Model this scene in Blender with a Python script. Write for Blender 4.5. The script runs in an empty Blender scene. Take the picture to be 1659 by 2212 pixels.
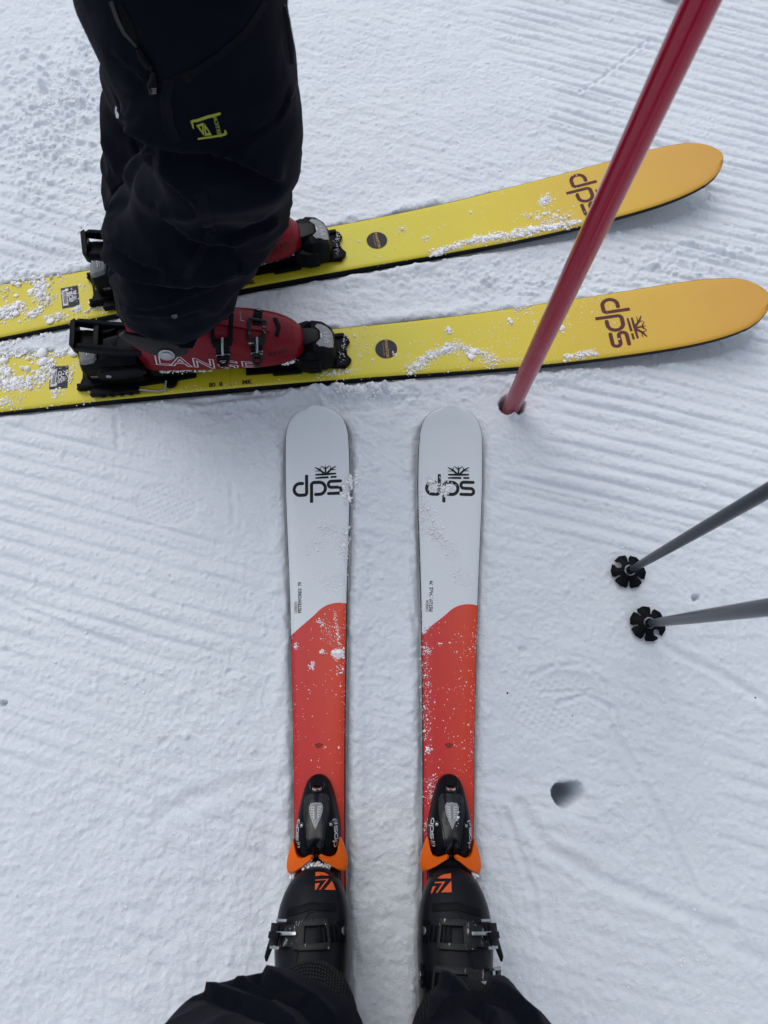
import bpy, bmesh, math, random
import numpy as np
from mathutils import Vector, Matrix
from mathutils.bvhtree import BVHTree

random.seed(7)
rng = np.random.default_rng(7)
S = bpy.context.scene
COL = S.collection
R = math.radians

# ------------------------------------------------------------------ camera, sky, sun, exposure
CAM_H = 1.258
PITCH = R(70)
cam = bpy.data.cameras.new('camera')
cam_o = bpy.data.objects.new('camera', cam)
COL.objects.link(cam_o)
cam_o.location = (0, 0, CAM_H)
cam_o.rotation_euler = (R(20), 0, 0)
cam.sensor_fit = 'VERTICAL'
cam.sensor_height = 36
cam.lens = 36 * 1533 / 2212
cam.clip_start = 0.02
cam.clip_end = 2000
cam.dof.use_dof = True
cam.dof.focus_distance = 1.25
cam.dof.aperture_fstop = 6.5
S.camera = cam_o

SUN_EL, SUN_AZ = R(58), R(-25)          # azimuth measured from +Y towards +X
w = bpy.data.worlds.new('World')
S.world = w
w.use_nodes = True
nt = w.node_tree
nt.nodes.clear()
out = nt.nodes.new('ShaderNodeOutputWorld')
bg = nt.nodes.new('ShaderNodeBackground')
sky = nt.nodes.new('ShaderNodeTexSky')
sky.sky_type = 'NISHITA'
sky.sun_disc = False
sky.sun_elevation = SUN_EL
sky.sun_rotation = SUN_AZ
sky.air_density = 1.0
sky.dust_density = 2.0
hs = nt.nodes.new('ShaderNodeHueSaturation')
hs.inputs['Saturation'].default_value = 0.38
nt.links.new(sky.outputs[0], hs.inputs['Color'])
nt.links.new(hs.outputs[0], bg.inputs['Color'])
nt.links.new(bg.outputs[0], out.inputs['Surface'])
bg.inputs['Strength'].default_value = 0.149

sl = bpy.data.lights.new('sun', 'SUN')
sl.energy = 0.55
sl.angle = R(46)
sl.color = (1.0, 0.97, 0.93)
so = bpy.data.objects.new('sun', sl)
COL.objects.link(so)
sd = Vector((math.sin(SUN_AZ) * math.cos(SUN_EL), math.cos(SUN_AZ) * math.cos(SUN_EL), math.sin(SUN_EL)))
so.rotation_euler = sd.to_track_quat('Z', 'Y').to_euler()
S.view_settings.view_transform = 'Standard'
S.view_settings.look = 'None'
S.view_settings.exposure = 0.13
S.view_settings.gamma = 1
S.view_settings.use_curve_mapping = False

# ------------------------------------------------------------------ measuring
FPX, CX, CY = 1533.0, 829.5, 1106.0
cp, sp = math.cos(PITCH), math.sin(PITCH)


def un(x, y, z=0.0):
    """photograph position (1659 x 2212 grid) at height z -> point in the world"""
    u = (x - CX) / FPX
    v = (y - CY) / FPX
    d = (CAM_H - z) / (sp + v * cp)
    return Vector((u * d, d * (cp - v * sp), z))


def ray(x, y):
    p = un(x, y, 0.0)
    o = Vector((0, 0, CAM_H))
    return o, (p - o).normalized()


# ------------------------------------------------------------------ noise
def _hash(ix, iy, iz, seed):
    h = (ix * 374761393 + iy * 668265263 + iz * 1274126177 + seed * 974711) & 0xffffffff
    h = ((h ^ (h >> 13)) * 1274126177) & 0xffffffff
    h = (h ^ (h >> 16)) & 0xffffffff
    return h


def perlin2(x, y, seed=0):
    xi = np.floor(x).astype(np.int64)
    yi = np.floor(y).astype(np.int64)
    xf = x - xi
    yf = y - yi
    u = xf * xf * xf * (xf * (xf * 6 - 15) + 10)
    v = yf * yf * yf * (yf * (yf * 6 - 15) + 10)

    def g(ix, iy, dx, dy):
        a = _hash(ix, iy, 0 * ix, seed) * (2 * np.pi / 4294967296.0)
        return np.cos(a) * dx + np.sin(a) * dy
    n00 = g(xi, yi, xf, yf)
    n10 = g(xi + 1, yi, xf - 1, yf)
    n01 = g(xi, yi + 1, xf, yf - 1)
    n11 = g(xi + 1, yi + 1, xf - 1, yf - 1)
    a = n00 + u * (n10 - n00)
    b = n01 + u * (n11 - n01)
    return (a + v * (b - a)) * 1.5


def vnoise3(p, seed=0):
    pi = np.floor(p).astype(np.int64)
    f = p - pi
    f = f * f * (3 - 2 * f)
    r = 0
    for dx in (0, 1):
        for dy in (0, 1):
            for dz in (0, 1):
                h = _hash(pi[:, 0] + dx, pi[:, 1] + dy, pi[:, 2] + dz, seed) / 4294967296.0
                wx = f[:, 0] if dx else 1 - f[:, 0]
                wy = f[:, 1] if dy else 1 - f[:, 1]
                wz = f[:, 2] if dz else 1 - f[:, 2]
                r = r + h * wx * wy * wz
    return r * 2 - 1


def smooth(a, b, x):
    t = np.clip((x - a) / (b - a), 0, 1)
    return t * t * (3 - 2 * t)


# ------------------------------------------------------------------ materials
def lin(r, g, b):
    return tuple(((c / 255) / 12.92 if c / 255 < 0.04045 else ((c / 255 + 0.055) / 1.055) ** 2.4) for c in (r, g, b)) + (1,)


def mat(name, col, rough=0.5, metal=0.0, spec=0.16, coat=0.0, bump=0.0, bscale=300, var=0.0, vscale=20, sheen=0.0,
        scratch=0.0, scol=(0.5, 0.5, 0.52, 1)):
    m = bpy.data.materials.new(name)
    m.use_nodes = True
    n = m.node_tree.nodes
    L = m.node_tree.links
    b = n['Principled BSDF']
    b.inputs['Base Color'].default_value = col
    b.inputs['Roughness'].default_value = rough
    b.inputs['Metallic'].default_value = metal
    b.inputs['Specular IOR Level'].default_value = spec
    b.inputs['Coat Weight'].default_value = coat
    b.inputs['Coat Roughness'].default_value = 0.12
    if sheen:
        b.inputs['Sheen Weight'].default_value = sheen
        b.inputs['Sheen Roughness'].default_value = 0.5
    tc = n.new('ShaderNodeTexCoord')
    src = None
    if var:
        t = n.new('ShaderNodeTexNoise')
        t.inputs['Scale'].default_value = vscale
        t.inputs['Detail'].default_value = 4
        L.new(tc.outputs['Object'], t.inputs['Vector'])
        mx = n.new('ShaderNodeMix')
        mx.data_type = 'RGBA'
        mx.inputs[6].default_value = tuple(c * (1 - var) for c in col[:3]) + (1,)
        mx.inputs[7].default_value = tuple(min(1, c * (1 + var)) for c in col[:3]) + (1,)
        L.new(t.outputs[0], mx.inputs[0])
        src = mx.outputs[2]
        L.new(src, b.inputs['Base Color'])
    if scratch:
        t = n.new('ShaderNodeTexNoise')
        t.inputs['Scale'].default_value = 90
        t.inputs['Detail'].default_value = 6
        t.inputs['Roughness'].default_value = 0.7
        mp = n.new('ShaderNodeMapping')
        mp.inputs['Scale'].default_value = (0.5, 2.2, 1.0)
        mp.inputs['Rotation'].default_value = (0.3, 0.2, 0.7)
        L.new(tc.outputs['Object'], mp.inputs['Vector'])
        L.new(mp.outputs[0], t.inputs['Vector'])
        cr = n.new('ShaderNodeValToRGB')
        cr.color_ramp.elements[0].position = 1 - scratch
        cr.color_ramp.elements[1].position = min(1, 1 - scratch + 0.05)
        L.new(t.outputs[0], cr.inputs[0])
        mx = n.new('ShaderNodeMix')
        mx.data_type = 'RGBA'
        mx.inputs[6].default_value = col
        if src:
            L.new(src, mx.inputs[6])
        mx.inputs[7].default_value = scol
        L.new(cr.outputs[0], mx.inputs[0])
        L.new(mx.outputs[2], b.inputs['Base Color'])
    if bump:
        t = n.new('ShaderNodeTexNoise')
        t.inputs['Scale'].default_value = bscale
        t.inputs['Detail'].default_value = 3
        L.new(tc.outputs['Object'], t.inputs['Vector'])
        bp = n.new('ShaderNodeBump')
        bp.inputs['Strength'].default_value = 1
        bp.inputs['Distance'].default_value = bump
        L.new(t.outputs[0], bp.inputs['Height'])
        L.new(bp.outputs[0], b.inputs['Normal'])
    return m


M_black = mat('black_plastic', (0.0038, 0.0045, 0.0070, 1), 0.40, spec=0.07, bump=0.00006, bscale=900, var=0.3, vscale=40)
M_gloss = mat('gloss_black', (0.005, 0.006, 0.009, 1), 0.20, spec=0.30, var=0.3)
M_shellk = mat('boot_black', (0.0065, 0.0076, 0.0110, 1), 0.36, spec=0.10, bump=0.00010, bscale=500, var=0.35, vscale=18, scratch=0.30, scol=(0.10, 0.11, 0.12, 1))
M_shellr = mat('boot_red', lin(116, 11, 28), 0.33, spec=0.2, bump=0.00008, bscale=400, var=0.28, vscale=14)
M_orange = mat('orange_plastic', lin(228, 100, 20), 0.34, var=0.08)
M_print_o = mat('orange_print', lin(205, 88, 48), 0.5, scratch=0.36, scol=(0.02, 0.02, 0.02, 1))
M_steel = mat('steel', (0.32, 0.335, 0.35, 1), 0.30, metal=1.0, var=0.35, vscale=120)
M_chip = mat('chipped_black', (0.012, 0.013, 0.016, 1), 0.38, scratch=0.40, scol=(0.5, 0.5, 0.5, 1))
M_print_w = mat('white_print', (0.62, 0.62, 0.66, 1), 0.5)
M_print_wf = mat('white_print_faded', (0.34, 0.28, 0.30, 1), 0.6)
M_print_k = mat('black_print', (0.010, 0.011, 0.013, 1), 0.4)
M_print_m = mat('maroon_print', lin(92, 48, 50), 0.45)
M_gold = mat('gold_print', lin(190, 150, 95), 0.5)
M_stick = mat('sticker', (0.022, 0.026, 0.036, 1), 0.42)
M_stick_y = mat('yellow_sticker', lin(235, 195, 25), 0.5)
M_grey = mat('grey_plastic', (0.3, 0.31, 0.31, 1), 0.45)
M_side = mat('ski_sidewall', (0.008, 0.008, 0.010, 1), 0.4)
M_cloth = mat('trouser_fabric', (0.0026, 0.0034, 0.0085, 1), 0.85, spec=0.05, bump=0.0002, bscale=1500, var=0.25, vscale=7, sheen=0.03)
M_cloth2 = mat('trouser_fabric_grey', (0.0030, 0.0040, 0.0085, 1), 0.82, spec=0.06, bump=0.0002, bscale=1500, var=0.25, vscale=7, sheen=0.02)
M_seam = mat('seam_tape', (0.0036, 0.0045, 0.0090, 1), 0.6, spec=0.06)
M_zip = mat('zip_tape', (0.0016, 0.0018, 0.003, 1), 0.6, spec=.1)
M_pole = mat('pole_grey', (0.030, 0.036, 0.048, 1), 0.32, metal=0.1, spec=.3, bump=0.00008, bscale=600)
M_jacket = mat('jacket_bounce_fabric', (0.55, 0.60, 0.66, 1), 0.8, spec=0.2)  # jackets out of view; pale colour chosen to bounce light onto the snow
M_helmet = mat('helmet_shell', (0.5, 0.5, 0.52, 1), 0.35)
M_lime = mat('lime_print', lin(146, 154, 58), 0.6)


def glass_mat():
    m = bpy.data.materials.new('clear_cover')
    m.use_nodes = True
    b = m.node_tree.nodes['Principled BSDF']
    b.inputs['Base Color'].default_value = (0.85, 0.87, 0.9, 1)
    b.inputs['Roughness'].default_value = 0.06
    b.inputs['Alpha'].default_value = 0.22
    b.inputs['Specular IOR Level'].default_value = 0.35
    return m


M_glass = glass_mat()
M_gauge = mat('gauge_plate', (0.13, 0.14, 0.155, 1), 0.25, spec=.5, var=.15, vscale=60)
M_gauged = mat('gauge_dark', (0.06, 0.065, 0.075, 1), 0.3, spec=.4, var=.5, vscale=90)


def knit_mat():
    m = mat('knit', (0.014, 0.015, 0.017, 1), 0.9, spec=0.1)
    n = m.node_tree.nodes
    L = m.node_tree.links
    b = n['Principled BSDF']
    tc = n.new('ShaderNodeTexCoord')
    w1 = n.new('ShaderNodeTexWave')
    w1.bands_direction = 'X'
    w1.inputs['Scale'].default_value = 95
    w1.inputs['Distortion'].default_value = 1.5
    w2 = n.new('ShaderNodeTexWave')
    w2.bands_direction = 'Z'
    w2.inputs['Scale'].default_value = 75
    w2.inputs['Distortion'].default_value = 1.5
    for q in (w1, w2):
        L.new(tc.outputs['Object'], q.inputs['Vector'])
    mu = n.new('ShaderNodeMath')
    mu.operation = 'MULTIPLY'
    L.new(w1.outputs['Fac'], mu.inputs[0])
    L.new(w2.outputs['Fac'], mu.inputs[1])
    bp = n.new('ShaderNodeBump')
    bp.inputs['Distance'].default_value = 0.0015
    L.new(mu.outputs[0], bp.inputs['Height'])
    L.new(bp.outputs[0], b.inputs['Normal'])
    cr = n.new('ShaderNodeValToRGB')
    cr.color_ramp.elements[0].color = (0.005, 0.005, 0.006, 1)
    cr.color_ramp.elements[1].color = (0.06, 0.065, 0.07, 1)
    cr.color_ramp.elements[0].position = 0.35
    L.new(mu.outputs[0], cr.inputs[0])
    L.new(cr.outputs[0], b.inputs['Base Color'])
    return m


M_knit = knit_mat()


def snow_mat(name, base=(0.785, 0.84, 0.89, 1), fine=True):
    m = bpy.data.materials.new(name)
    m.use_nodes = True
    n = m.node_tree.nodes
    L = m.node_tree.links
    b = n['Principled BSDF']
    b.inputs['Roughness'].default_value = 0.62
    b.inputs['Specular IOR Level'].default_value = 0.25
    b.inputs['Subsurface Weight'].default_value = 0.3 if fine else 0.0
    b.inputs['Subsurface Radius'].default_value = (0.9, 1.0, 1.15)
    b.inputs['Subsurface Scale'].default_value = 0.006
    tc = n.new('ShaderNodeTexCoord')
    t1 = n.new('ShaderNodeTexNoise')
    t1.inputs['Scale'].default_value = 2.6
    t1.inputs['Detail'].default_value = 5
    L.new(tc.outputs['Object'], t1.inputs['Vector'])
    mx = n.new('ShaderNodeMix')
    mx.data_type = 'RGBA'
    mx.inputs[6].default_value = (base[0] * 0.975, base[1] * 0.965, base[2] * 0.985, 1)
    mx.inputs[7].default_value = base
    cr = n.new('ShaderNodeValToRGB')
    cr.color_ramp.elements[0].position = 0.38
    cr.color_ramp.elements[1].position = 0.62
    L.new(t1.outputs[0], cr.inputs[0])
    L.new(cr.outputs[0], mx.inputs[0])
    # specks of dirt
    v = n.new('ShaderNodeTexVoronoi')
    v.inputs['Scale'].default_value = 9
    L.new(tc.outputs['Object'], v.inputs['Vector'])
    ls = n.new('ShaderNodeMath')
    ls.operation = 'LESS_THAN'
    ls.inputs[1].default_value = 0.016
    L.new(v.outputs['Distance'], ls.inputs[0])
    rn = n.new('ShaderNodeMath')
    rn.operation = 'GREATER_THAN'
    rn.inputs[1].default_value = 0.72
    sx = n.new('ShaderNodeSeparateColor')
    L.new(v.outputs['Color'], sx.inputs[0])
    L.new(sx.outputs[0], rn.inputs[0])
    mm = n.new('ShaderNodeMath')
    mm.operation = 'MULTIPLY'
    L.new(ls.outputs[0], mm.inputs[0])
    L.new(rn.outputs[0], mm.inputs[1])
    m2 = n.new('ShaderNodeMix')
    m2.data_type = 'RGBA'
    m2.inputs[7].default_value = (0.05, 0.05, 0.05, 1)
    L.new(mm.outputs[0], m2.inputs[0])
    L.new(mx.outputs[2], m2.inputs[6])
    L.new((m2 if fine else mx).outputs[2], b.inputs['Base Color'])
    t2 = n.new('ShaderNodeTexNoise')
    t2.inputs['Scale'].default_value = 330
    t2.inputs['Detail'].default_value = 5
    t2.inputs['Roughness'].default_value = 0.65
    L.new(tc.outputs['Object'], t2.inputs['Vector'])
    bp = n.new('ShaderNodeBump')
    bp.inputs['Strength'].default_value = 1.0
    bp.inputs['Distance'].default_value = 0.0021 if fine else 0.0003
    L.new(t2.outputs[0], bp.inputs['Height'])
    L.new(bp.outputs[0], b.inputs['Normal'])
    return m


M_snow = snow_mat('snow')
M_clump = snow_mat('snow_clump', (0.93, 0.94, 0.96, 1), False)


def math_node(n, L, op, a, b=None):
    q = n.new('ShaderNodeMath')
    q.operation = op
    for i, s in enumerate((a, b)):
        if s is None:
            continue
        if isinstance(s, (int, float)):
            q.inputs[i].default_value = s
        else:
            L.new(s, q.inputs[i])
    return q.outputs[0]


def white_ski_mat():
    m = bpy.data.materials.new('topsheet_white_red')
    m.use_nodes = True
    n = m.node_tree.nodes
    L = m.node_tree.links
    b = n['Principled BSDF']
    b.inputs['Roughness'].default_value = 0.38
    tc = n.new('ShaderNodeTexCoord')
    s = n.new('ShaderNodeSeparateXYZ')
    L.new(tc.outputs['Object'], s.inputs[0])
    t = math_node(n, L, 'MULTIPLY', math_node(n, L, 'ADD', s.outputs[1], 0.06), 1 / 0.12)
    fc = n.new('ShaderNodeFloatCurve')
    c = fc.mapping.curves[0]
    pts = [(0.0, .755), (.079, .773), (.196, .79), (.3275, .769), (.438, .71), (.569, .572), (.768, .372), (.903, .236), (1.0, .15)]
    c.points[0].location = pts[0]
    c.points[1].location = pts[-1]
    for p in pts[1:-1]:
        c.points.new(*p)
    fc.mapping.update()
    L.new(t, fc.inputs['Value'])
    sx = math_node(n, L, 'MULTIPLY', math_node(n, L, 'SUBTRACT', s.outputs[0], 0.2), 10)
    isred = math_node(n, L, 'LESS_THAN', sx, fc.outputs[0])
    # red: crimson on the left, orange towards the right edge and the front
    mr = n.new('ShaderNodeMapRange')
    mr.inputs['From Min'].default_value = 0.035
    mr.inputs['From Max'].default_value = -0.05
    L.new(s.outputs[1], mr.inputs['Value'])
    fr = n.new('ShaderNodeMapRange')
    fr.inputs['From Min'].default_value = -0.15
    fr.inputs['From Max'].default_value = 0.28
    fr.inputs['To Min'].default_value = 0.55
    fr.inputs['To Max'].default_value = 1.0
    L.new(s.outputs[0], fr.inputs['Value'])
    f = math_node(n, L, 'MULTIPLY', mr.outputs[0], fr.outputs[0])
    rd = n.new('ShaderNodeMix')
    rd.data_type = 'RGBA'
    rd.inputs[6].default_value = lin(192, 16, 24)
    rd.inputs[7].default_value = lin(212, 66, 28)
    L.new(f, rd.inputs[0])
    wv = n.new('ShaderNodeTexNoise')
    wv.inputs['Scale'].default_value = 7
    L.new(tc.outputs['Object'], wv.inputs['Vector'])
    wm = n.new('ShaderNodeMix')
    wm.data_type = 'RGBA'
    wm.inputs[6].default_value = lin(208, 217, 222)
    wm.inputs[7].default_value = lin(214, 219, 226)
    L.new(wv.outputs[0], wm.inputs[0])
    mx = n.new('ShaderNodeMix')
    mx.data_type = 'RGBA'
    L.new(isred, mx.inputs[0])
    L.new(wm.outputs[2], mx.inputs[6])
    L.new(rd.outputs[2], mx.inputs[7])
    L.new(mx.outputs[2], b.inputs['Base Color'])
    return m


def yellow_ski_mat():
    m = bpy.data.materials.new('topsheet_yellow_orange')
    m.use_nodes = True
    n = m.node_tree.nodes
    L = m.node_tree.links
    b = n['Principled BSDF']
    b.inputs['Roughness'].default_value = 0.45
    tc = n.new('ShaderNodeTexCoord')
    s = n.new('ShaderNodeSeparateXYZ')
    L.new(tc.outputs['Object'], s.inputs[0])
    cr = n.new('ShaderNodeValToRGB')
    mr = n.new('ShaderNodeMapRange')
    mr.inputs['From Min'].default_value = -0.9
    mr.inputs['From Max'].default_value = 0.85
    L.new(s.outputs[0], mr.inputs['Value'])
    L.new(mr.outputs[0], cr.inputs[0])
    e = cr.color_ramp.elements
    e[0].position = 0.0
    e[0].color = lin(218, 200, 36)
    e[1].position = 1.0
    e[1].color = lin(212, 154, 50)
    for p, c in ((0.50, (215, 204, 46)), (0.60, (218, 204, 48)), (0.74, (221, 198, 48)), (0.84, (219, 180, 50)), (0.93, (216, 164, 50))):
        q = e.new(p)
        q.color = lin(*c)
    t = n.new('ShaderNodeTexNoise')
    t.inputs['Scale'].default_value = 5
    L.new(tc.outputs['Object'], t.inputs['Vector'])
    mx = n.new('ShaderNodeMix')
    mx.data_type = 'RGBA'
    mx.blend_type = 'MULTIPLY'
    mx.inputs[0].default_value = 0.12
    L.new(cr.outputs[0], mx.inputs[6])
    L.new(t.outputs[0], mx.inputs[7])
    L.new(mx.outputs[2], b.inputs['Base Color'])
    t2 = n.new('ShaderNodeTexNoise')
    t2.inputs['Scale'].default_value = 700
    L.new(tc.outputs['Object'], t2.inputs['Vector'])
    bp = n.new('ShaderNodeBump')
    bp.inputs['Distance'].default_value = 0.00015
    L.new(t2.outputs[0], bp.inputs['Height'])
    L.new(bp.outputs[0], b.inputs['Normal'])
    return m


def red_pole_mat():
    m = mat('pole_red', lin(150, 22, 46), 0.22, coat=0.5)
    n = m.node_tree.nodes
    L = m.node_tree.links
    b = n['Principled BSDF']
    tc = n.new('ShaderNodeTexCoord')
    # pale scratches, denser towards the snow
    def scr(scale, stretch, lo, rot):
        mp = n.new('ShaderNodeMapping')
        mp.inputs['Scale'].default_value = stretch
        mp.inputs['Rotation'].default_value = rot
        L.new(tc.outputs['Object'], mp.inputs['Vector'])
        t = n.new('ShaderNodeTexNoise')
        t.inputs['Scale'].default_value = scale
        t.inputs['Detail'].default_value = 2
        t.inputs['Distortion'].default_value = 1.2
        L.new(mp.outputs[0], t.inputs['Vector'])
        d = math_node(n, L, 'ABSOLUTE', math_node(n, L, 'SUBTRACT', t.outputs[0], 0.5))
        q = n.new('ShaderNodeMapRange')
        q.inputs['From Min'].default_value = lo
        q.inputs['From Max'].default_value = 0.0
        L.new(d, q.inputs['Value'])
        return q.outputs[0]
    a = scr(70, (1, 1, 0.35), 0.012, (0.2, 0.1, 0))
    c = scr(110, (1, 1, 0.7), 0.016, (1.1, 0.4, 0.3))
    s = n.new('ShaderNodeSeparateXYZ')
    L.new(tc.outputs['Object'], s.inputs[0])
    hz = n.new('ShaderNodeMapRange')
    hz.inputs['From Min'].default_value = 0.34
    hz.inputs['From Max'].default_value = 0.0
    hz.inputs['To Min'].default_value = 0.0
    hz.inputs['To Max'].default_value = 1.0
    L.new(s.outputs[2], hz.inputs['Value'])
    t3 = n.new('ShaderNodeTexNoise')
    t3.inputs['Scale'].default_value = 22
    L.new(tc.outputs['Object'], t3.inputs['Vector'])
    patch = n.new('ShaderNodeMapRange')
    patch.inputs['From Min'].default_value = 0.42
    patch.inputs['From Max'].default_value = 0.62
    L.new(t3.outputs[0], patch.inputs['Value'])
    f = math_node(n, L, 'MULTIPLY', math_node(n, L, 'MAXIMUM', a, c), math_node(n, L, 'MULTIPLY', hz.outputs[0], patch.outputs[0]))
    haze = math_node(n, L, 'MULTIPLY', math_node(n, L, 'MULTIPLY', hz.outputs[0], hz.outputs[0]), 0.22)
    f2 = math_node(n, L, 'MAXIMUM', math_node(n, L, 'MULTIPLY', f, 0.75), haze)
    mx = n.new('ShaderNodeMix')
    mx.data_type = 'RGBA'
    mx.inputs[6].default_value = lin(156, 18, 50)
    mx.inputs[7].default_value = (0.62, 0.45, 0.48, 1)
    L.new(f2, mx.inputs[0])
    L.new(mx.outputs[2], b.inputs['Base Color'])
    rr = math_node(n, L, 'ADD', math_node(n, L, 'MULTIPLY', hz.outputs[0], 0.3), 0.2)
    L.new(rr, b.inputs['Roughness'])
    return m


M_white = white_ski_mat()
M_yellow = yellow_ski_mat()
M_redpole = red_pole_mat()


# ------------------------------------------------------------------ object helpers
def tag(o, label=None, cat=None, group=None, kind=None):
    if label:
        o['label'] = label
    if cat:
        o['category'] = cat
    if group:
        o['group'] = group
    if kind:
        o['kind'] = kind
    return o


def empty(name, mtx, label, cat, group=None):
    o = bpy.data.objects.new(name, None)
    COL.objects.link(o)
    o.matrix_world = mtx
    o.empty_display_size = 0.05
    return tag(o, label, cat, group)


def link(name, me, mt, parent=None, smooth_=True):
    o = bpy.data.objects.new(name, me)
    COL.objects.link(o)
    if mt is not None:
        if isinstance(mt, (list, tuple)):
            for q in mt:
                me.materials.append(q)
        else:
            me.materials.append(mt)
    if smooth_:
        me.polygons.foreach_set('use_smooth', [True] * len(me.polygons))
    o.parent = parent
    return o


def mk(name, verts, faces, mt, parent=None, smooth_=True):
    me = bpy.data.meshes.new(name)
    me.from_pydata([tuple(v) for v in verts], [], faces)
    me.update()
    return link(name, me, mt, parent, smooth_)


def tri_mesh(name, V, T):
    me = bpy.data.meshes.new(name)
    me.vertices.add(len(V))
    me.vertices.foreach_set('co', np.asarray(V, dtype=np.float32).ravel())
    k = T.shape[1]
    me.loops.add(T.size)
    me.loops.foreach_set('vertex_index', np.asarray(T, dtype=np.int32).ravel())
    me.polygons.add(len(T))
    me.polygons.foreach_set('loop_start', np.arange(len(T), dtype=np.int32) * k)
    me.update(calc_edges=True)
    me.validate()
    return me


class MB:
    """collects solids, links them as one mesh"""

    def __init__(s):
        s.bm = bmesh.new()

    def add(s, verts, faces, bevel=0.0, seg=2):
        b = bmesh.new()
        vs = [b.verts.new(v) for v in verts]
        for f in faces:
            try:
                b.faces.new([vs[i] for i in f])
            except ValueError:
                pass
        bmesh.ops.recalc_face_normals(b, faces=b.faces)
        if bevel:
            ed = [e for e in b.edges if len(e.link_faces) == 2 and e.calc_face_angle(0) > 0.25]
            bmesh.ops.bevel(b, geom=ed, offset=bevel, segments=seg, profile=0.6, affect='EDGES', clamp_overlap=True)
        me = bpy.data.meshes.new('t')
        b.to_mesh(me)
        b.free()
        s.bm.from_mesh(me)
        bpy.data.meshes.remove(me)
        return s

    def prism(s, pts, z0, z1, bevel=0.0, axis='z', top=1.0, seg=2):
        """outline in the plane normal to axis, extruded z0..z1"""
        n = len(pts)
        cx = sum(p[0] for p in pts) / n
        cy = sum(p[1] for p in pts) / n
        lo = [(p[0], p[1], z0) for p in pts]
        hi = [(cx + (p[0] - cx) * top, cy + (p[1] - cy) * top, z1) for p in pts]
        v = lo + hi
        if axis == 'y':
            v = [(a, c, b) for a, b, c in v]
        if axis == 'x':
            v = [(c, a, b) for a, b, c in v]
        f = [list(range(n)), list(range(n, 2 * n))] + [[i, (i + 1) % n, n + (i + 1) % n, n + i] for i in range(n)]
        return s.add(v, f, bevel, seg)

    def box(s, x0, x1, y0, y1, z0, z1, bevel=0.0):
        return s.prism([(x0, y0), (x1, y0), (x1, y1), (x0, y1)], z0, z1, bevel)

    def loft(s, rings, cap=True, bevel=0.0, closed=True):
        n = len(rings[0])
        v = [p for r in rings for p in r]
        f = []
        for i in range(len(rings) - 1):
            for j in range(n if closed else n - 1):
                k = (j + 1) % n
                f.append([i * n + j, i * n + k, (i + 1) * n + k, (i + 1) * n + j])
        if cap:
            f.append(list(range(n)))
            f.append([(len(rings) - 1) * n + j for j in range(n)])
        return s.add(v, f, bevel)

    def tube(s, path, r, n=10):
        path = [Vector(p) for p in path]
        rs = r if isinstance(r, (list, tuple)) else [r] * len(path)
        rings = []
        up = Vector((0, 0, 1))
        for i, p in enumerate(path):
            t = (path[min(i + 1, len(path) - 1)] - path[max(i - 1, 0)]).normalized()
            a = t.cross(up)
            if a.length < 1e-3:
                a = t.cross(Vector((1, 0, 0)))
            a.normalize()
            b = t.cross(a)
            rings.append([p + (a * math.cos(2 * math.pi * k / n) + b * math.sin(2 * math.pi * k / n)) * rs[i] for k in range(n)])
        return s.loft(rings)

    def cyl(s, c, axis, r, h, n=24, bevel=0.0):
        c = Vector(c)
        ax = Vector(axis).normalized()
        a = ax.orthogonal().normalized()
        b = ax.cross(a)
        rings = [[c + ax * hh + (a * math.cos(2 * math.pi * k / n) + b * math.sin(2 * math.pi * k / n)) * r for k in range(n)] for hh in (0, h)]
        return s.loft(rings, bevel=bevel)

    def obj(s, name, mt, parent=None, smooth_=True, angle=35):
        me = bpy.data.meshes.new(name)
        s.bm.to_mesh(me)
        s.bm.free()
        o = link(name, me, mt, parent, smooth_)
        if smooth_:
            me.set_sharp_from_angle(angle=R(angle))
        return o


def copy_tree(o, parent=None):
    c = o.copy()
    COL.objects.link(c)
    c.parent = parent
    for ch in list(o.children):
        copy_tree(ch, c)
    return c


# ------------------------------------------------------------------ flat print: strokes, polygons, text
def arc(cx, cy, r, a0, a1, n=10):
    return [(cx + r * math.cos(R(a0 + (a1 - a0) * i / n)), cy + r * math.sin(R(a0 + (a1 - a0) * i / n))) for i in range(n + 1)]


def stroke(pts, width, cap=(1, 1)):
    """polyline -> one outline polygon; width may be a list; cap 1 round, 0 butt, 2 pointed"""
    P = [Vector((p[0], p[1])) for p in pts]
    n = len(P)
    W = width if isinstance(width, (list, tuple)) else [width] * n
    L, Rr = [], []
    for i in range(n):
        if i == 0:
            t = (P[1] - P[0]).normalized()
            m = 1
        elif i == n - 1:
            t = (P[-1] - P[-2]).normalized()
            m = 1
        else:
            a = (P[i] - P[i - 1]).normalized()
            b = (P[i + 1] - P[i]).normalized()
            t = (a + b).normalized()
            m = min(2.0, 1 / max(0.3, t.dot(b)))
        nn = Vector((-t.y, t.x)) * W[i] / 2 * m
        L.append(P[i] + nn)
        Rr.append(P[i] - nn)
    o = list(L)
    t = (P[-1] - P[-2]).normalized()
    if cap[1] == 1:
        a = math.atan2(t.y, t.x)
        o += [P[-1] + Vector((math.cos(a + math.pi / 2 - math.pi * k / 6), math.sin(a + math.pi / 2 - math.pi * k / 6))) * W[-1] / 2 for k in range(1, 6)]
    o += Rr[::-1]
    t = (P[0] - P[1]).normalized()
    if cap[0] == 1:
        a = math.atan2(t.y, t.x)
        o += [P[0] + Vector((math.cos(a + math.pi / 2 - math.pi * k / 6), math.sin(a + math.pi / 2 - math.pi * k / 6))) * W[0] / 2 for k in range(1, 6)]
    return [(p.x, p.y) for p in o]


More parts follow.
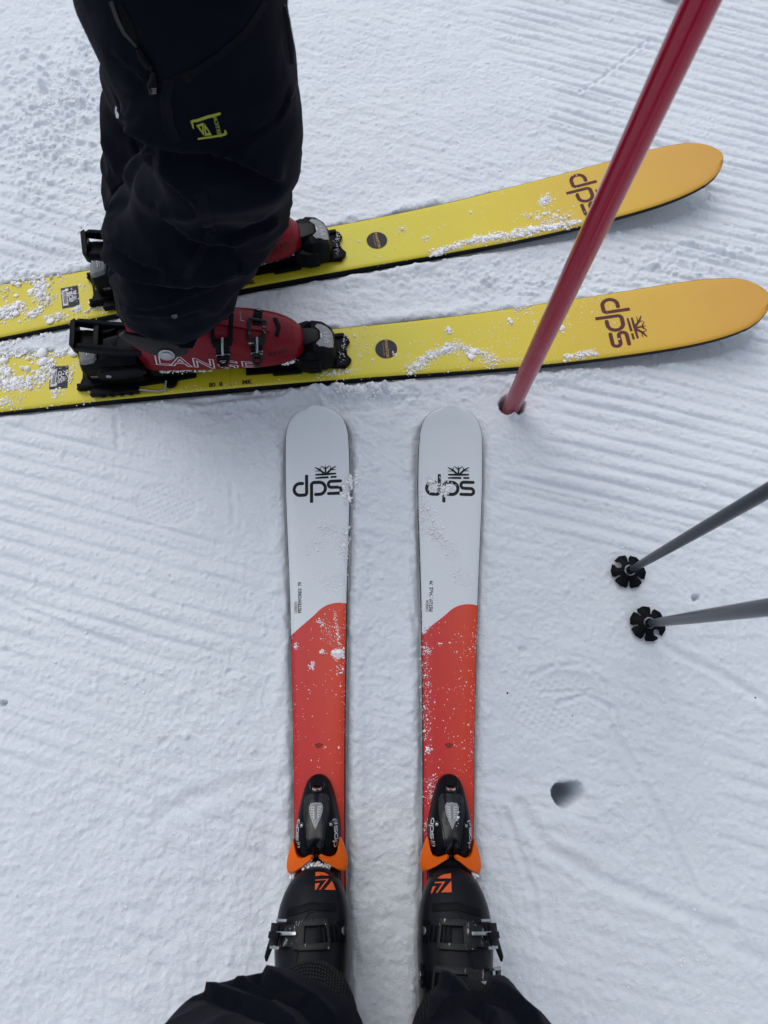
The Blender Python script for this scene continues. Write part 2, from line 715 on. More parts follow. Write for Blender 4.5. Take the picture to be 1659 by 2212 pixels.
def tri2d(polys, maxlen=0):
    """polygons -> verts2d, faces, layer index per vertex"""
    V, F, Lr = [], [], []
    for k, p in enumerate(polys):
        b = bmesh.new()
        vs = [b.verts.new((x, y, 0)) for x, y in p]
        es = []
        for i in range(len(vs)):
            if (vs[i].co - vs[(i + 1) % len(vs)].co).length > 1e-7:
                try:
                    es.append(b.edges.new((vs[i], vs[(i + 1) % len(vs)])))
                except ValueError:
                    pass
        bmesh.ops.triangle_fill(b, use_beauty=True, edges=es)
        if maxlen:
            for _ in range(5):
                lg = [e for e in b.edges if e.calc_length() > maxlen]
                if not lg:
                    break
                bmesh.ops.subdivide_edges(b, edges=lg, cuts=1)
                bmesh.ops.triangulate(b, faces=b.faces)
        b.verts.index_update()
        o = len(V)
        for v in b.verts:
            V.append((v.co.x, v.co.y))
            Lr.append(k)
        for f in b.faces:
            F.append([o + v.index for v in f.verts])
        b.free()
    return V, F, Lr


def text2d(s, size=1.0, offset=0.0, maxlen=0, space=1.0):
    c = bpy.data.curves.new('t', 'FONT')
    c.body = s
    c.size = size
    c.offset = offset
    c.space_character = space
    c.resolution_u = 3
    c.align_x = 'CENTER'
    c.align_y = 'CENTER'
    c.fill_mode = 'FRONT'
    o = bpy.data.objects.new('t', c)
    COL.objects.link(o)
    bpy.context.view_layer.update()
    me = bpy.data.meshes.new_from_object(o.evaluated_get(bpy.context.evaluated_depsgraph_get()))
    bpy.data.objects.remove(o)
    b = bmesh.new()
    b.from_mesh(me)
    bmesh.ops.triangulate(b, faces=b.faces)
    if maxlen:
        for _ in range(5):
            lg = [e for e in b.edges if e.calc_length() > maxlen]
            if not lg:
                break
            bmesh.ops.subdivide_edges(b, edges=lg, cuts=1)
            bmesh.ops.triangulate(b, faces=b.faces)
    b.verts.index_update()
    V = [(v.co.x, v.co.y) for v in b.verts]
    F = [[v.index for v in f.verts] for f in b.faces]
    b.free()
    bpy.data.meshes.remove(me)
    return V, F, [0] * len(V)


def dps_polys(flake=True):
    P = []
    P.append(stroke([(325, 686)] + arc(265, 813, 127, -90, -270, 14) + [(350, 940)] + arc(360, 885, 55, 90, 0, 5) + [(415, 700), (415, 502)], 70, (1, 0)))
    P.append(stroke([(522, 1110), (522, 740)] + arc(585, 736, 63, 180, 270, 5) + [(640, 673)] + arc(698, 803, 130, -90, 90, 14) + [(612, 933)], 70, (0, 1)))
    P.append(stroke([(1165, 657), (1060, 658)] + arc(960, 725, 66, -90, -270, 10) + arc(1110, 857, 66, -90, 90, 10) + [(1000, 923), (895, 923)], 66, (1, 1)))
    if flake:
        P.append(stroke([(622, 508), (840, 503), (1058, 495)], [36, 48, 36]))
        P.append(stroke([(620, 579), (760, 573), (902, 570)], [32, 44, 44], (1, 0)))
        P.append(stroke([(948, 568), (1065, 565)], 40, (0, 1)))
        P.append(stroke([(838, 490), (838, 400), (834, 318)], [44, 32, 10]))
        P.append(stroke([(800, 482), (712, 404), (610, 355)], [44, 40, 20]))
        P.append(stroke([(714, 412), (722, 346)], [30, 10]))
        P.append(stroke([(712, 428), (602, 428)], [18, 8]))
        P.append(stroke([(836, 386), (742, 326)], [30, 12]))
        P.append(stroke([(840, 386), (928, 322)], [30, 12]))
        P.append(stroke([(876, 482), (960, 400), (1064, 342)], [44, 40, 16]))
        P.append(stroke([(955, 408), (945, 338)], [30, 10]))
        P.append(stroke([(965, 412), (1072, 412)], [20, 8]))
    return P


# ------------------------------------------------------------------ skis
class Ski:
    def __init__(s, stations, zb, th, flat):
        a = np.array(stations)
        xs = np.linspace(a[0, 0], a[-1, 0], 260)
        # cluster towards both ends
        t = np.linspace(0, 1, 220)
        xs = a[0, 0] + (a[-1, 0] - a[0, 0]) * (0.5 - 0.5 * np.cos(np.pi * t))
        L = a[-1, 0] - a[0, 0]
        # interpolate half width squared near the ends for round ends
        w2 = np.interp(xs, a[:, 0], a[:, 1] ** 2)
        w = np.sqrt(w2)
        mid = (xs > a[0, 0] + 0.06) & (xs < a[-1, 0] - 0.06)
        ker = np.ones(9) / 9
        for _ in range(3):
            ws = np.convolve(np.pad(w, 4, mode='edge'), ker, 'valid')
            w = np.where(mid, ws, w)
        s.x, s.w = xs, w
        s.zb = np.interp(xs, [p[0] for p in zb], [p[1] for p in zb])
        s.th = np.interp(xs, [p[0] for p in th], [p[1] for p in th])
        for _ in range(4):
            for q in ('zb', 'th'):
                v = getattr(s, q)
                setattr(s, q, np.where(mid, np.convolve(np.pad(v, 4, mode='edge'), ker, 'valid'), v))

    def top(s, x):
        return float(np.interp(x, s.x, s.zb) + np.interp(x, s.x, s.th))

    def half(s, x):
        return float(np.interp(x, s.x, s.w))

    def build(s, root, mt, crown=0.0012):
        V, F = [], []
        fr = [-1, -.985, -.94, -.8, -.55, -.28, 0, .28, .55, .8, .94, .985, 1]
        n = len(fr)
        for x, w_, b, t in zip(s.x, s.w, s.zb, s.th):
            w_ = max(w_, 0.0004)
            for f in fr:
                e = abs(f)
                ww = w_ - 0.0013 if w_ > 0.01 else w_ * 0.90
                if e == 1:
                    y, z = ww * f, b + t - 0.0022
                elif e > .98:
                    y, z = math.copysign(max(ww - 0.0012, 0), f), b + t - 0.0008
                elif e > .9:
                    y, z = math.copysign(max(ww - 0.007, ww * .9 if ww < .02 else 0), f), b + t
                else:
                    y, z = ww * f * 0.95, b + t + 0.0006
                V.append((x, y, z))
        for i in range(len(s.x) - 1):
            for j in range(n - 1):
                F.append((i * n + j, (i + 1) * n + j, (i + 1) * n + j + 1, i * n + j + 1))
        o = mk('topsheet', V, F, mt, root)
        V, F = [], []
        for x, w_, b, t in zip(s.x, s.w, s.zb, s.th):
            w_ = max(w_, 0.0006)
            i_ = 0.0007 if w_ > 0.01 else w_ * 0.04
            V += [(x, -w_ + i_, b + t - 0.0021), (x, -w_, b + 0.002), (x, -w_, b), (x, w_, b), (x, w_, b + 0.002), (x, w_ - i_, b + t - 0.0021)]
        for i in range(len(s.x) - 1):
            for j in range(5):
                F.append((i * 6 + j, i * 6 + j + 1, (i + 1) * 6 + j + 1, (i + 1) * 6 + j))
        F.append((0, 1, 2, 3, 4, 5))
        m = (len(s.x) - 1) * 6
        F.append((m + 5, m + 4, m + 3, m + 2, m + 1, m))
        mk('sidewall', V, F, M_side, root, False)
        return o

    def print_(s, name, v2f, fn, mt, root, lift=0.0009, step=0.00004):
        """v2f verts, faces, layer in drawing units; fn maps to ski local (x, y)"""
        V, F, Lr = v2f
        out = []
        for (a, b), k in zip(V, Lr):
            x, y = fn(a, b)
            out.append((x, y, s.top(x) + lift + k * step))
        # keep faces looking up
        FF = []
        for f in F:
            p, q, r = (Vector(out[f[0]]), Vector(out[f[1]]), Vector(out[f[2]]))
            FF.append(f if (q - p).cross(r - p).z > 0 else f[::-1])
        return mk(name, out, FF, mt, root, False)


WH = Ski([(-1.045, 0), (-1.043, .03), (-1.03, .047), (-1.0, .053), (-.9, .054), (-.75, .051), (-.6, .046), (-.35, .040), (-.2, .0395),
          (-.112, .0405), (-.023, .042), (.071, .044), (.156, .047), (.26, .050), (.315, .0525), (.371, .0555), (.4287, .0585),
          (.48, .061), (.519, .0622), (.575, .0621), (0.6034, 0.0613), (0.6178, 0.0588), (0.6264, 0.0563), (0.6336, 0.0535), (0.6401, 0.0491), (0.6466, 0.0426), (0.6509, 0.0367), (0.6552, 0.0283), (0.6581, 0.0202), (0.6599, 0.0124), (.661, 0)],
         [(-1.05, .008), (-.98, .0), (.46, .0), (.52, .003), (.58, .011), (.62, .020), (.662, .033)],
         [(-1.05, .008), (-.6, .018), (-.3, .022), (-.1, .022), (.2, .018), (.5, .012), (.662, .010)], None)
YE = Ski([(-.965, 0), (-.962, .035), (-.945, .057), (-.91, .066), (-.8, .0685), (-.69, .067), (-.528, .0625), (-.237, .0605), (-.022, .061),
          (.08, .0625), (.179, .065), (.28, .068), (.42, .0735), (.5636, .0753), (.66, .0757), (.71, .0742), (.752, .070), (.79, .0610),
          (.815, .0485), (.833, .0325), (.842, .018), (.846, 0)],
         [(-.965, .03), (-.85, .006), (-.7, .0), (-.5, -.002), (.1, -.002), (.28, .002), (.42, .012), (.56, .026), (.673, .042), (.752, .058), (.846, .078)],
         [(-.965, .009), (-.6, .015), (-.3, .019), (-.1, .019), (.2, .016), (.5, .012), (.846, .009)], None)


def frame(x, y, ang, z=0.0):
    return Matrix.Translation((x, y, z)) @ Matrix.Rotation(ang, 4, 'Z')


# --- positions: local x towards the tip, local y to the left
aN, aF = R(5.674), R(12.76)
mN = Matrix.Rotation(aN, 4, 'Z') @ Matrix.Translation((0, .800, 0))
mF = Matrix.Rotation(aF, 4, 'Z') @ Matrix.Translation((.139, 1.054, 0))
mL = frame(-.1065, 0, R(90) + math.atan2(.0235, .631))
mR = frame(.1062, 0, R(90) - math.atan2(.0235, .631))


def to_local(m, px, py, z):
    return m.inverted() @ un(px, py, z)


# ------------------------------------------------------------------ ground
def seg_dist(X, Y, a, b):
    ax, ay = a
    bx, by = b
    dx, dy = bx - ax, by - ay
    L2 = dx * dx + dy * dy
    t = np.clip(((X - ax) * dx + (Y - ay) * dy) / L2, 0, 1)
    return np.hypot(X - ax - t * dx, Y - ay - t * dy), t


def ground_height(X, Y, fade):
    G = lambda px, py: tuple(un(px, py, 0)[:2])
    wx = perlin2(X * 1.5, Y * 1.5, 3)
    base = 0.006 * perlin2(X * 2.2, Y * 2.2, 1) + 0.0022 * perlin2(X * 7, Y * 7, 2)
    # where the groomed ridges survive
    def blob(px, py, rx, ry, k=1.0):
        c = G(px, py)
        return k * np.exp(-(((X - c[0]) / rx) ** 2 + ((Y - c[1]) / ry) ** 2))
    C = (blob(1580, 330, .46, .50, 1.6) + blob(1180, 60, .32, .14, .6) + blob(1500, 880, .30, .26, 1.0) + blob(1300, 1030, .28, .17, .9)
         + blob(1450, 100, .4, .3, .9) + blob(150, 420, .23, .17, 1.2) + blob(40, 520, .14, .12, .6) + blob(60, 1080, .26, .26, 1.5)
         + blob(250, 1230, .24, .13, 1.1) + blob(400, 1330, .20, .08, .9) + blob(60, 1580, .20, .09, .75) + blob(400, 1740, .3, .10, .42)
         + blob(250, 1990, .3, .06, .55) + blob(1620, 1700, .10, .16, .5) + blob(700, 130, .12, .2, .35) + blob(1080, 480, .2, .1, .45)
         + blob(1420, 1950, .3, .2, .25))
    C = C - blob(900, 230, .36, .36, .7) - blob(560, 1000, .20, .16, .5) - blob(980, 900, .2, .12, .9)
    outside = smooth(1.0, 1.4, np.maximum(np.abs(X), np.abs(Y - .7)))
    C = np.clip(np.maximum(C, outside * .9), 0, 1.15)
    C = np.clip(C, 0, 1) * smooth(-.12, .12, .45 * perlin2(X * 4.2, Y * 6.5, 5) + .14 * perlin2(X * 19, Y * 19, 6) + 1.3 * (C - .60))
    q = Y + (.275 + .075 * smooth(.6, 1.5, Y)) * X + .008 * wx + .0022 * perlin2(X * 9, Y * 9, 8)
    ph = q / .0325
    fr = ph - np.floor(ph)
    idx = np.floor(ph)
    ampv = .75 + .5 * (_hash(idx.astype(np.int64), 0 * idx.astype(np.int64), 0 * idx.astype(np.int64), 4) / 4294967296.0)
    # flat-topped ridge with a soft groove, steeper on the lower side
    gw = np.where(fr < .45, .26, .15) * (1 + .35 * perlin2(X * 6, Y * 20, 51))
    rid = 1 - np.exp(-((fr - .45) / gw) ** 2)
    crum = perlin2(X * 55, Y * 55, 9)
    cord = np.where(X < -.2, .0042, .0052) * ampv * rid * np.clip(.85 + .7 * perlin2(X * 3.5, Y * 22, 52), .25, 1.3)
    cord = cord + .0016 * rid * np.clip(crum, -.2, 1) * smooth(.5, .9, fr) * 1.3 - .0010 * rid * np.abs(perlin2(X * 85, Y * 85, 10))
    trample = (.0026 * perlin2(X * 9, Y * 9, 11) + .0022 * perlin2(X * 24, Y * 30, 12) + .0015 * perlin2(X * 55, Y * 60, 13)
               - .0022 * np.abs(perlin2(X * 17, Y * 26, 14)) - .0016 * np.abs(perlin2(X * 42, Y * 62, 17)) + .0010 * perlin2(X * 95, Y * 95, 18))
    faint = .0012 * rid * smooth(-.2, .4, perlin2(X * 4, Y * 6, 19))
    fine = .0011 * perlin2(X * 130, Y * 130, 15) + .0006 * perlin2(X * 210, Y * 210, 16)
    h = base + C * cord + (1 - .8 * np.clip(C, 0, 1)) * (trample * .72 + .0030 + faint * 1.2) + fine * fade
    # pattern of a boot sole below the near yellow ski and left of the white ski
    for (px, py, rx, ry, ang) in ((800, 860, .09, .03, .1), (640, 905, .05, .028, .1), (360, 1090, .06, .04, -.3), (1190, 1520, .085, .05, .2)):
        c = G(px, py)
        ca, sa = math.cos(ang), math.sin(ang)
        u = (X - c[0]) * ca + (Y - c[1]) * sa
        v = -(X - c[0]) * sa + (Y - c[1]) * ca
        mk_ = smooth(1.25, .8, (u / rx) ** 2 + (v / ry) ** 2)
        studs = smooth(.2, .75, np.sin(u * 420) * np.sin(v * 420 + .5))
        h = h * (1 - .6 * mk_) + mk_ * (-.0015 - .0016 * studs)
    # lines scratched by ski edges
    SC = [([(1205, 1520), (1265, 1500), (1330, 1535), (1345, 1580)], .004, .0035), ([(1060, 1465), (1130, 1500), (1340, 1440)], .0, .0),
          ([(1430, 1395), (1540, 1450), (1659, 1520)], .007, .004), ([(1325, 1575), (1420, 1745), (1500, 1920)], .005, .0035),
          ([(1090, 1750), (1150, 1920), (1160, 2010)], .005, .0035), ([(1120, 1740), (1180, 1830), (1300, 1900), (1450, 1960), (1580, 2010)], .009, .0045),
          ([(0, 1290), (110, 1340), (270, 1395)], .005, .0035), ([(1250, 205), (1300, 170), (1400, 90)], .004, .003),
          ([(270, 850), (420, 872), (620, 850)], .006, .004), ([(250, 905), (256, 965)], .005, .003),
          ([(600, 880), (640, 905), (790, 885)], .007, .003), ([(690, 1020), (700, 1100)], .0, .0),
          ([(1190, 1440), (1260, 1435), (1310, 1480), (1322, 1540)], .004, .0025), ([(1150, 1460), (1190, 1440)], .004, .0025),
          ([(1170, 1496), (1280, 1492)], .003, .002), ([(950, 1760), (956, 1800), (950, 1960)], .004, .002),
          ([(1560, 1280), (1580, 1400)], .004, .003), ([(880, 1290), (900, 1370)], .004, .002), ([(1500, 2000), (1659, 2080)], .01, .004),
          ([(560, 1690), (700, 1640)], .0, .0), ([(350, 1760), (480, 1700), (560, 1690)], .012, .003), ([(500, 1050), (505, 1130)], .005, .0025)]
    for pts, wd, dp in SC:
        if dp == 0:
            continue
        P = [G(*p) for p in pts]
        dm = None
        for a, b in zip(P[:-1], P[1:]):
            d, _ = seg_dist(X, Y, a, b)
            dm = d if dm is None else np.minimum(dm, d)
        dm = dm + .0015 * perlin2(X * 40, Y * 40, 31)
        h = h - dp * np.exp(-(dm / wd) ** 2) + dp * .35 * np.exp(-((dm - wd * 2) / (wd * .8)) ** 2)
    # skis pressed into the snow: flat bed and a low broken lip beside it
    for (m, sk) in ((mN, YE), (mF, YE), (mL, WH), (mR, WH)):
        mi = m.inverted()
        lx = mi[0][0] * X + mi[0][1] * Y + mi[0][3]
        ly = mi[1][0] * X + mi[1][1] * Y + mi[1][3]
        hw = np.interp(lx, sk.x, sk.w, left=-.05, right=-.05)
        d = np.abs(ly) - hw
        zb = np.interp(lx, sk.x, sk.zb, left=0, right=.1)
        endd = np.maximum(lx - sk.x[-1], sk.x[0] - lx)
        d = np.maximum(d, endd)
        wob = .004 * perlin2(X * 25, Y * 25, 21) + .002 * perlin2(X * 80, Y * 80, 22)
        press = smooth(.012, .0005, d + wob)
        cap = np.minimum(-.002 + 0 * h, zb - .003)
        press = press * 1.0
        h = h * (1 - press) + np.minimum(h, cap) * press
        h = h + .0035 * smooth(.05, .012, d) * smooth(-.001, .006, d)
        lip = np.exp(-((d - .020) / .012) ** 2) * smooth(-.1, .5, perlin2(X * 14, Y * 14, 23) + .15) * smooth(.03, .0, zb)
        h = h + .0045 * lip
        h = np.where(d < .0025, np.minimum(h, -.002), h)
    # snow pushed up in front of the white tips, against the near yellow ski
    for (px, py, rx, ry, k) in ((760, 850, .11, .014, .007), (850, 853, .05, .012, .007), (1160, 822, .10, .02, .004), (1250, 800, .05, .02, .004)):
        c = G(px, py)
        h = h + k * np.exp(-(((X - c[0]) / rx) ** 2 + ((Y - c[1] - .12 * (X - c[0])) / ry) ** 2)) * (.7 + .8 * perlin2(X * 45, Y * 45, 27))
    # holes left by poles
    def hole(px, py, r0, depth, lean=(0, 0), wob=.15, soft=.25):
        nonlocal h
        c = G(px, py)
        a = np.arctan2(Y - c[1], X - c[0])
        d = np.hypot(X - c[0], Y - c[1])
        rr = r0 * (1 + wob * np.sin(2 * a + 1) + wob * .6 * np.sin(3 * a + .4)) + .0012 * perlin2(X * 150, Y * 150, 33)
        sf = soft * (1 + .9 * (lean[0] * np.cos(a) + lean[1] * np.sin(a)))
        t = smooth(1.0 + sf * .5, np.maximum(.1, 1.0 - sf), d / rr)
        h = h - depth * t
    hole(1222, 1714, .0205, .12, lean=(.9, -.25), wob=.17, soft=.34)
    c = G(1240, 1718)
    h = h - .009 * np.exp(-(((X - c[0]) / .020) ** 2 + ((Y - c[1]) / .022) ** 2))
    hole(1500, 1292, .0065, .02, soft=.3)
    hole(1130, 1405, .0075, .006, soft=.6)
    hole(10, 1520, .0055, .018, soft=.4)
    hole(496, 1451, .006, .004, soft=.6)
    hole(354, 1603, .008, .004, soft=.6)
    # red pole hole
    c = G(1107, 884)
    d = np.hypot((X - c[0]) / 1.18, Y - c[1] - .010)
    h = h - .11 * smooth(.0235, .0195, d + .001 * perlin2(X * 120, Y * 120, 34)) - .006 * np.exp(-(d / .034) ** 2)
    h = h + .02 * np.exp(-(((X - c[0]) / .007) ** 2 + ((Y - c[1] + .017) / .006) ** 2))
    # baskets rest in shallow dents
    for (px, py) in ((1358, 1235), (1400, 1348)):
        c = G(px, py)
        d = np.hypot(X - c[0], Y - c[1])
        t = smooth(.047, .030, d)
        h = h * (1 - t) + t * (np.minimum(h, .002) - .006 * smooth(.03, .0, d))
    return h


def build_ground():
    def axis(lo, hi, step, far_lo, far_hi):
        c = list(np.arange(lo, hi + step / 2, step))
        s_, x = step, c[-1]
        up = []
        while x < far_hi:
            s_ *= 1.22
            x += s_
            up.append(x)
        s_, x = step, c[0]
        dn = []
        while x > far_lo:
            s_ *= 1.22
            x -= s_
            dn.append(x)
        return np.array(dn[::-1] + c + up)
    ax = axis(-1.02, 1.02, .0023, -400, 400)
    ay = axis(-.42, 1.92, .0024, -400, 400)
    X, Y = np.meshgrid(ax, ay)
    sx = np.gradient(ax)[None, :] + 0 * X
    sy = np.gradient(ay)[:, None] + 0 * Y
    st = np.maximum(sx, sy)
    fade = smooth(.02, .004, st)
    Hh = ground_height(X, Y, fade) * smooth(.06, .01, st)
    # small crumbs of snow, pressed into the sheet as bumps
    nx, ny = len(ax), len(ay)
    def stamp(cx, cy, r, k):
        i0, i1 = np.searchsorted(ax, [cx - r, cx + r])
        j0, j1 = np.searchsorted(ay, [cy - r, cy + r])
        if i1 <= i0 or j1 <= j0:
            return
        d2 = ((X[j0:j1, i0:i1] - cx) ** 2 + (Y[j0:j1, i0:i1] - cy) ** 2) / (r * r)
        Hh[j0:j1, i0:i1] += k * .62 * r * np.clip(1 - d2, 0, 1) ** 1.1
    for (px, py, rx, ry, num, r0) in ((150, 230, .13, .15, 900, .0065), (100, 340, .06, .10, 240, .0055), (215, 90, .05, .08, 120, .006),
                                      (1100, 600, .20, .035, 500, .0045), (1500, 560, .16, .08, 300, .005), (760, 846, .12, .014, 260, .005),
                                      (1200, 810, .16, .02, 260, .004), (80, 470, .12, .12, 120, .005), (780, 1150, .03, .2, 160, .004),
                                      (300, 1340, .22, .10, 220, .0035), (480, 1500, .3, .2, 260, .003), (1300, 1500, .3, .3, 220, .003),
                                      (400, 880, .2, .03, 160, .003), (1450, 750, .2, .1, 260, .004), (820, 400, .3, .3, 300, .003),
                                      (290, 540, .04, .05, 60, .005), (30, 600, .1, .05, 160, .005)):
        c = un(px, py, 0)
        for _ in range(num):
            stamp(c.x + rng.normal() * rx * .75, c.y + rng.normal() * ry * .75, r0 * math.exp(rng.normal() * .38), .55 + .4 * rng.random())
    for _ in range(5200):
        stamp(rng.uniform(-1, 1), rng.uniform(-.42, 1.9), .0024 * math.exp(rng.normal() * .45), .6)
    # the crumbs must not poke through the skis
    for (m, sk) in ((mN, YE), (mF, YE), (mL, WH), (mR, WH)):
        mi = m.inverted()
        lx = mi[0][0] * X + mi[0][1] * Y + mi[0][3]
        ly = mi[1][0] * X + mi[1][1] * Y + mi[1][3]
        hw = np.interp(lx, sk.x, sk.w, left=-.05, right=-.05)
        zb = np.interp(lx, sk.x, sk.zb, left=.1, right=.1)
        Hh = np.where(np.abs(ly) < hw + .001, np.minimum(Hh, np.minimum(zb - .002, .0)), Hh)
    V = np.stack([X, Y, Hh], -1).reshape(-1, 3)
    j, i = np.meshgrid(np.arange(ny - 1), np.arange(nx - 1), indexing='ij')
    a = (j * nx + i).ravel()
    T = np.stack([a, a + 1, a + 1 + nx, a + nx], 1)
    me = bpy.data.meshes.new('snow_ground')
    me.vertices.add(len(V))
    me.vertices.foreach_set('co', V.astype(np.float32).ravel())
    me.loops.add(T.size)
    me.loops.foreach_set('vertex_index', T.astype(np.int32).ravel())
    me.polygons.add(len(T))
    me.polygons.foreach_set('loop_start', np.arange(len(T), dtype=np.int32) * 4)
    me.update(calc_edges=True)
    o = link('snow_ground', me, M_snow)
    tag(o, kind='structure')
    return o, ax, ay, Hh


ground, GAX, GAY, GH = build_ground()


def gz(x, y):
    i = min(max(int(np.searchsorted(GAX, x)), 0), len(GAX) - 1)
    j = min(max(int(np.searchsorted(GAY, y)), 0), len(GAY) - 1)
    return float(GH[j, i])


# ------------------------------------------------------------------ yellow skis
def yellow_ski():
    root = empty('ski', mN.copy(), '', 'ski', 'yellow skis under the red boots')
    YE.build(root, M_yellow)
    k = 1.07e-4
    fn = lambda a, b: (.569 + (640 - b) * k * 1.10, .003 - (a - 655) * k)
    YE.print_('logo', tri2d(dps_polys(), 60), fn, M_print_m, root)
    # round dark sticker with its lettering
    disc = [arc(0, 0, 1, 0, 345, 23)]
    st = YE.print_('round_sticker', tri2d(disc, 0), lambda a, b: (.084 + a * .0225, b * .0225), M_stick, root, .0010)
    YE.print_('lettering', text2d('PHANTOM', .0085, .0002), lambda a, b: (.084 + b + .001, -a), M_gold, st, .0016)
    tiny = [stroke([(-.016 + i * .0022, 0), (-.016 + i * .0022 + .0014, 0)], .0011, (0, 0)) for i in range(15)]
    YE.print_('fine_print', tri2d(tiny), lambda a, b: (.084 + b - .0055, -a), M_gold, st, .0016)
    # black label with bar code behind the binding
    sx, x0 = .0185, -.5745
    lab = YE.print_('bar_code_sticker', tri2d([[(-.018, -.026), (.018, -.026), (.018, .026), (-.018, .026)]]), lambda a, b: (x0 + a, b), M_stick, root, .0010)
    YE.print_('bar_code_field', tri2d([[(-.016, -.020), (-.005, -.020), (-.005, .020), (-.016, .020)]]), lambda a, b: (x0 + a, b), M_print_w, lab, .0013)
    y, bars = .0155, []
    for wd in (1.4, .6, .6, 1.2, .5, .5, .5, 1.5, .7, 1.2, 1.0, .5, 1.3, .6, 1.1, .5):
        bars.append([(-.0135, y), (-.0065, y), (-.0065, y - wd * .001), (-.0135, y - wd * .001)])
        y -= wd * .001 + .0011
    YE.print_('bars', tri2d(bars), lambda a, b: (x0 + a, b), M_print_k, lab, .0016, 0)
    q = 2.5e-5
    YE.print_('sticker_logo', tri2d(dps_polys()), lambda a, b: (x0 + .003 + (760 - b) * q, .0 - (a - 655) * q), M_print_w, lab, .0014)
    # pen marks beside the boot
    YE.print_('pen_mark', text2d('MK', .013, .0006), lambda a, b: (-.20 + a, b - .050), M_print_m, root)
    YE.print_('pen_mark', text2d('8  08', .013, .0005), lambda a, b: (-.262 - a, -b - .0485), M_print_m, root)
    # moulded line across the middle of the ski
    YE.print_('centre_line', tri2d([[(-.0005, -.058), (.0005, -.058), (.0005, .058), (-.0005, .058)]]), lambda a, b: (-.232 + a, b), mat('line_print', lin(176, 170, 20), .5), root, .0008)
    zt = YE.top(-.23)

    # ---- toe piece of the binding
    toe = MB()
    toe.prism([(-.20, -.036), (-.03, -.036), (-.002, -.040), (.004, -.034), (.008, -.030), (.012, -.022), (.004, -.010), (.004, .010), (.012, .020), (.008, .032), (.004, .036), (-.002, .040), (-.03, .037), (-.11, .036), (-.2, .036)][:],
              zt + .001, zt + .0085, .0015)
    toe.prism([(-.03, -.038), (.001, -.038), (.001, -.030), (-.03, -.030)], zt + .0086, zt + .0135, .001)
    toe.prism([(-.03, .030), (.001, .030), (.001, .038), (-.03, .038)], zt + .0086, zt + .0135, .001)
    toe.prism([(-.03, -.008), (.002, -.008), (.002, .004), (-.03, .004)], zt + .0086, zt + .0120, .001)
    toe.prism([(-.145, -.044), (-.09, -.044), (-.085, -.037), (-.15, -.037)], zt + .004, zt + .014, .001)
    toe_o = toe.obj('toe_binding', M_black, root)
    def sec(x, w0, w1, z0, z1, c):
        return [(x, -w0, z0), (x, -w0, z1 - c * 1.4), (x, -w1, z1 - c * .2), (x, -w1 * .45, z1), (x, w1 * .45, z1), (x, w1, z1 - c * .2), (x, w0, z1 - c * 1.4), (x, w0, z0)]
    hb = MB()
    hb.loft([sec(-.017, .027, .022, zt + .009, zt + .036, .006), sec(-.024, .037, .029, zt + .009, zt + .050, .008),
             sec(-.040, .043, .034, zt + .009, zt + .064, .010), sec(-.060, .045, .036, zt + .009, zt + .068, .010),
             sec(-.078, .044, .030, zt + .010, zt + .060, .012)], bevel=.0022)
    hb.prism([(-.108, .030), (-.098, .040), (-.070, .048), (-.060, .046), (-.060, .030), (-.085, .026)], zt + .022, zt + .052, .003, top=.94)
    hb.prism([(-.108, -.030), (-.098, -.040), (-.070, -.050), (-.050, -.050), (-.044, -.040), (-.060, -.030), (-.085, -.026)], zt + .010, zt + .050, .003, top=.92)
    hs_o = hb.obj('binding_housing', M_black, toe_o, angle=30)
    bv = BVHTree.FromPolygons([v.co for v in hs_o.data.vertices], [p.vertices for p in hs_o.data.polygons])
    def dropz(x, y, lift):
        h = bv.ray_cast(Vector((x, y, 1)), Vector((0, 0, -1)))
        return (x, y, (h[0].z if h[0] else zt + .03) + lift)
    C = [(-.0225, -.016), (-.021, 0), (-.0225, .016), (-.030, .024), (-.048, .026), (-.053, .020), (-.044, .011), (-.044, -.008), (-.053, -.017), (-.048, -.023), (-.030, -.022)]
    V, F, _ = tri2d([C], .006)
    def plate(name, V, F, lift, th, mt, par):
        top = [dropz(x, y, lift + th) for x, y in V]
        bot = [dropz(x, y, lift - .001) for x, y in V]
        n = len(V)
        FF = [f for f in F] + [[n + i for i in f[::-1]] for f in F]
        cnt = {}
        for f in F:
            for i in range(len(f)):
                e = (f[i], f[(i + 1) % len(f)])
                cnt[tuple(sorted(e))] = cnt.get(tuple(sorted(e)), []) + [e]
        for k_, e in cnt.items():
            if len(e) == 1:
                a, b = e[0]
                FF.append([b, a, n + a, n + b])
        o = mk(name, top + bot, FF, mt, par, True)
        o.data.set_sharp_from_angle(angle=R(40))
        return o
    plate('gauge', V, F, .0004, .0006, M_gauge, toe_o)
    V, F, _ = tri2d([[(x * 1.0 + (.0008 if x > -.03 else -.0008), y * 1.04) for x, y in C]], .006)
    plate('clear_cover', V, F, .0018, .0008, M_glass, toe_o)
    marks = [stroke([(-.044 + (i % 2) * .004, -.013 + i * .0036), (-.038 + (i % 3) * .003, -.013 + i * .0036)], .0011, (0, 0)) for i in range(8)]
    marks.append(stroke([(-.0485, -.004), (-.0485, .005)], .003, (0, 0)))
    V, F, _ = tri2d(marks)
    mk('scale', [dropz(x + .006, y, .0013) for x, y in V], [f if 1 else f for f in F], M_print_w, toe_o, False)
    inner = MB()
    inner.prism([(-.062, -.016), (-.050, -.013), (-.048, -.007), (-.048, .007), (-.050, .013), (-.062, .016), (-.080, .018), (-.080, -.018)], zt + .060, zt + .0705, .0015)
    inner.obj('adjuster', M_print_k, toe_o)
    af = MB()
    af.prism([(-.135, -.030), (-.095, -.030), (-.095, .030), (-.135, .030)], zt + .0086, zt + .0185, .002)
    af.obj('sole_pad', M_black, toe_o)

